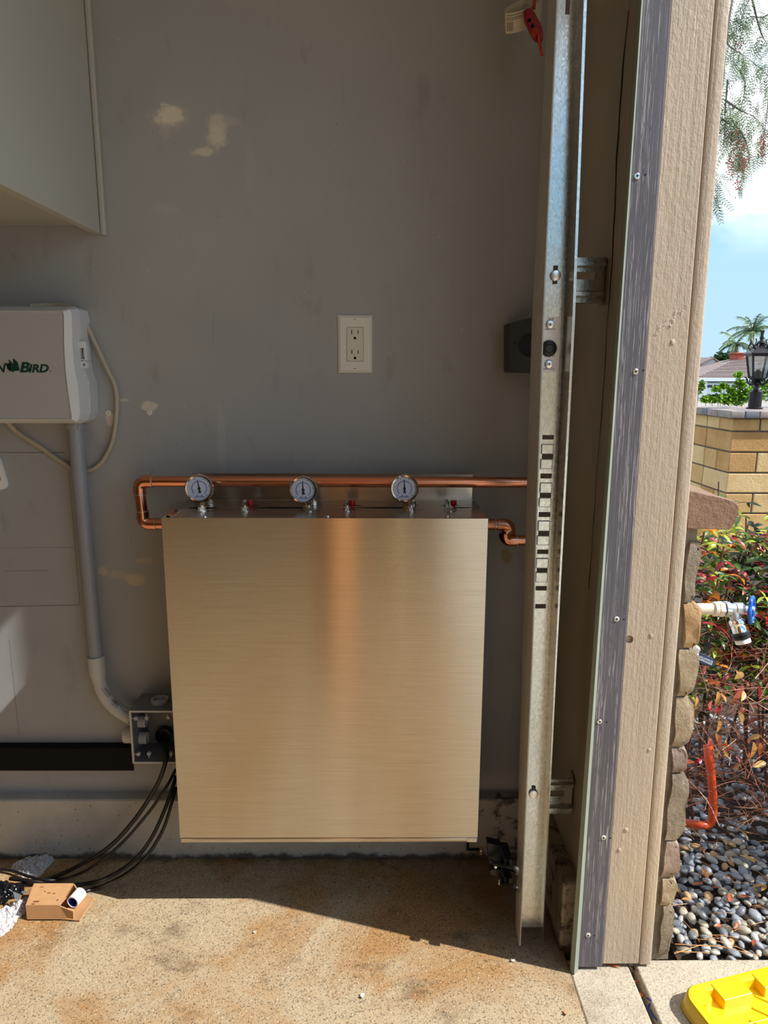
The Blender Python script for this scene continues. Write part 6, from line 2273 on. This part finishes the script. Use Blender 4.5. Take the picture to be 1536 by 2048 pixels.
# gable behind
gl, gp, gr = hx(1376, 740, 6), hx(1421.5, 718, 6), hx(1447, 735, 6)
gl = gp + (gl - gp) * 1.6
mb = MB(); mb.prism([Vector((gl.x, gl.y, G)), Vector((gr.x, gr.y, G)), gr - EZ * .2, gp - EZ * .2, gl - EZ * .2], EY * .3); mb.build('gable_wall', m_hw, hs_)
for a, b, nm in ((gl, gp, 'gable_fascia'), (gp, gr + (gr - gp) * .04, 'gable_fascia')):
    mb = MB(); mb.prism([a, b, b - EZ * .30, a - EZ * .30], EY * -.25); mb.build(nm, m_hw2, hs_)
    mb = MB(); mb.prism([a + EY * -.4 + EZ * .10, b + EY * -.4 + EZ * .10, b + EY * 5 + EZ * .10, a + EY * 5 + EZ * .10], EZ * -.09); mb.build('gable_roof', m_tile[0], hs_)
a, b = hx(1380, 714.5, 9), hx(1424, 715, 9)
mb = MB(); mb.prism([hx(1340, 735, 6.5), hx(1424, 735, 6.5), b, a + EX * -2], EZ * -.1); mb.build('back_roof', m_tile[1], hs_)
c0, c1 = hx(1465, 724, 4.6), hx(1485, 708.5, 4.6)
mb = MB(); mb.box(c0.x, c1.x, YH + 4.3, YH + 5.0, c0.z - .6, c1.z, .03, 1); ch = mb.build('chimney', m_brk, hs_)
mb = MB(); mb.box(c0.x - .05, c1.x + .05, YH + 4.25, YH + 5.05, c1.z + .001, c1.z + .09, .02, 1); mb.build('chimney_cap', m_brk, ch)

# trees beyond the house
m_frond = make_leaf('palm frond', srgb(104, 128, 74)); m_frond2 = make_leaf('palm frond dark', srgb(66, 92, 62))
m_ptr = M('palm trunk', srgb(122, 106, 92), .9, var=.2)
def palm(px, py, ground_px, R, nf, seed, label, mats):
    YQ = ground_px
    rr_ = random.Random(seed)
    c = oy(px, py, YQ)
    t = thing('palm_tree', label, 'palm tree', (c.x, YQ, -.25))
    mb = MB(); mb.tube(smooth_path([(c.x + .3, YQ, -.25), (c.x + .1, YQ, c.z * .5), (c.x, YQ, c.z)], 5), [.24 - .008 * i for i in range(11)], 10); mb.build('trunk', m_ptr, t)
    for k in range(nf):
        az = 2 * pi * k / nf + rr_.uniform(-.2, .2)
        el = rr_.choice((1.2, .8, .5, .2, .05))
        d = Vector((cos(az) * cos(el), sin(az) * cos(el), sin(el)))
        q = c.copy()
        pts = []
        for i in range(11):
            pts.append(q.copy())
            d = (d + EZ * -.15).normalized()
            q = q + d * R / 10
        mb = MB(); mb.tube(pts[::2], .035, 4)
        side = d.cross(EZ).normalized() if abs(d.z) < .99 else EX
        side = Vector((-sin(az), cos(az), 0))
        for i in range(1, 11):
            dd = (pts[i] - pts[i - 1]).normalized()
            for s in (-1, 1):
                for h in (0, .5):
                    a = pts[i].lerp(pts[i - 1], h)
                    w = (side * s * .8 + dd * .6 - EZ * rr_.uniform(.3, .9)).normalized()
                    ll = R * .30 * (1 - .5 * i / 10)
                    t_ = dd * .05
                    mb.bm.faces.new([mb.bm.verts.new(v) for v in (a - t_, a + t_, a + w * ll)])
        mb.build('frond', mats[k % 2], t, recalc=False)
palm(1505, 664, 66.0, 2.55, 17, 2, 'taller feathery palm beyond the roof, directly behind the lantern top', (m_frond2, m_frond))
palm(1472, 688, 56.0, 1.6, 15, 4, 'shorter feathery palm just above the red chimney', (m_frond, m_frond2))
YS = 54.0
b_ = oy(1450, 745, YS)
leafy('broadleaf_tree', 'dark broad-leaved bird-of-paradise clump behind the roof left of the chimney', 'tree', [sp_(1440, 722, .35), sp_(1447, 715, .3), sp_(1432, 722, .25), sp_(1458, 728, .4)], 130, .45, [m_sg[2], m_frond2, m_sg[1]], m_ptr, 9, (b_.x, YS, -.25))
b_ = oy(1520, 745, YS)
leafy('broadleaf_tree', 'grey-green tree crown beyond the roof seen through the lantern glass', 'tree', [sp_(1525, 712, .6), sp_(1540, 725, .7), sp_(1510, 720, .5)], 260, .25, [m_frond2, m_sg[2], m_frond], m_ptr, 10, (b_.x, YS, -.25))
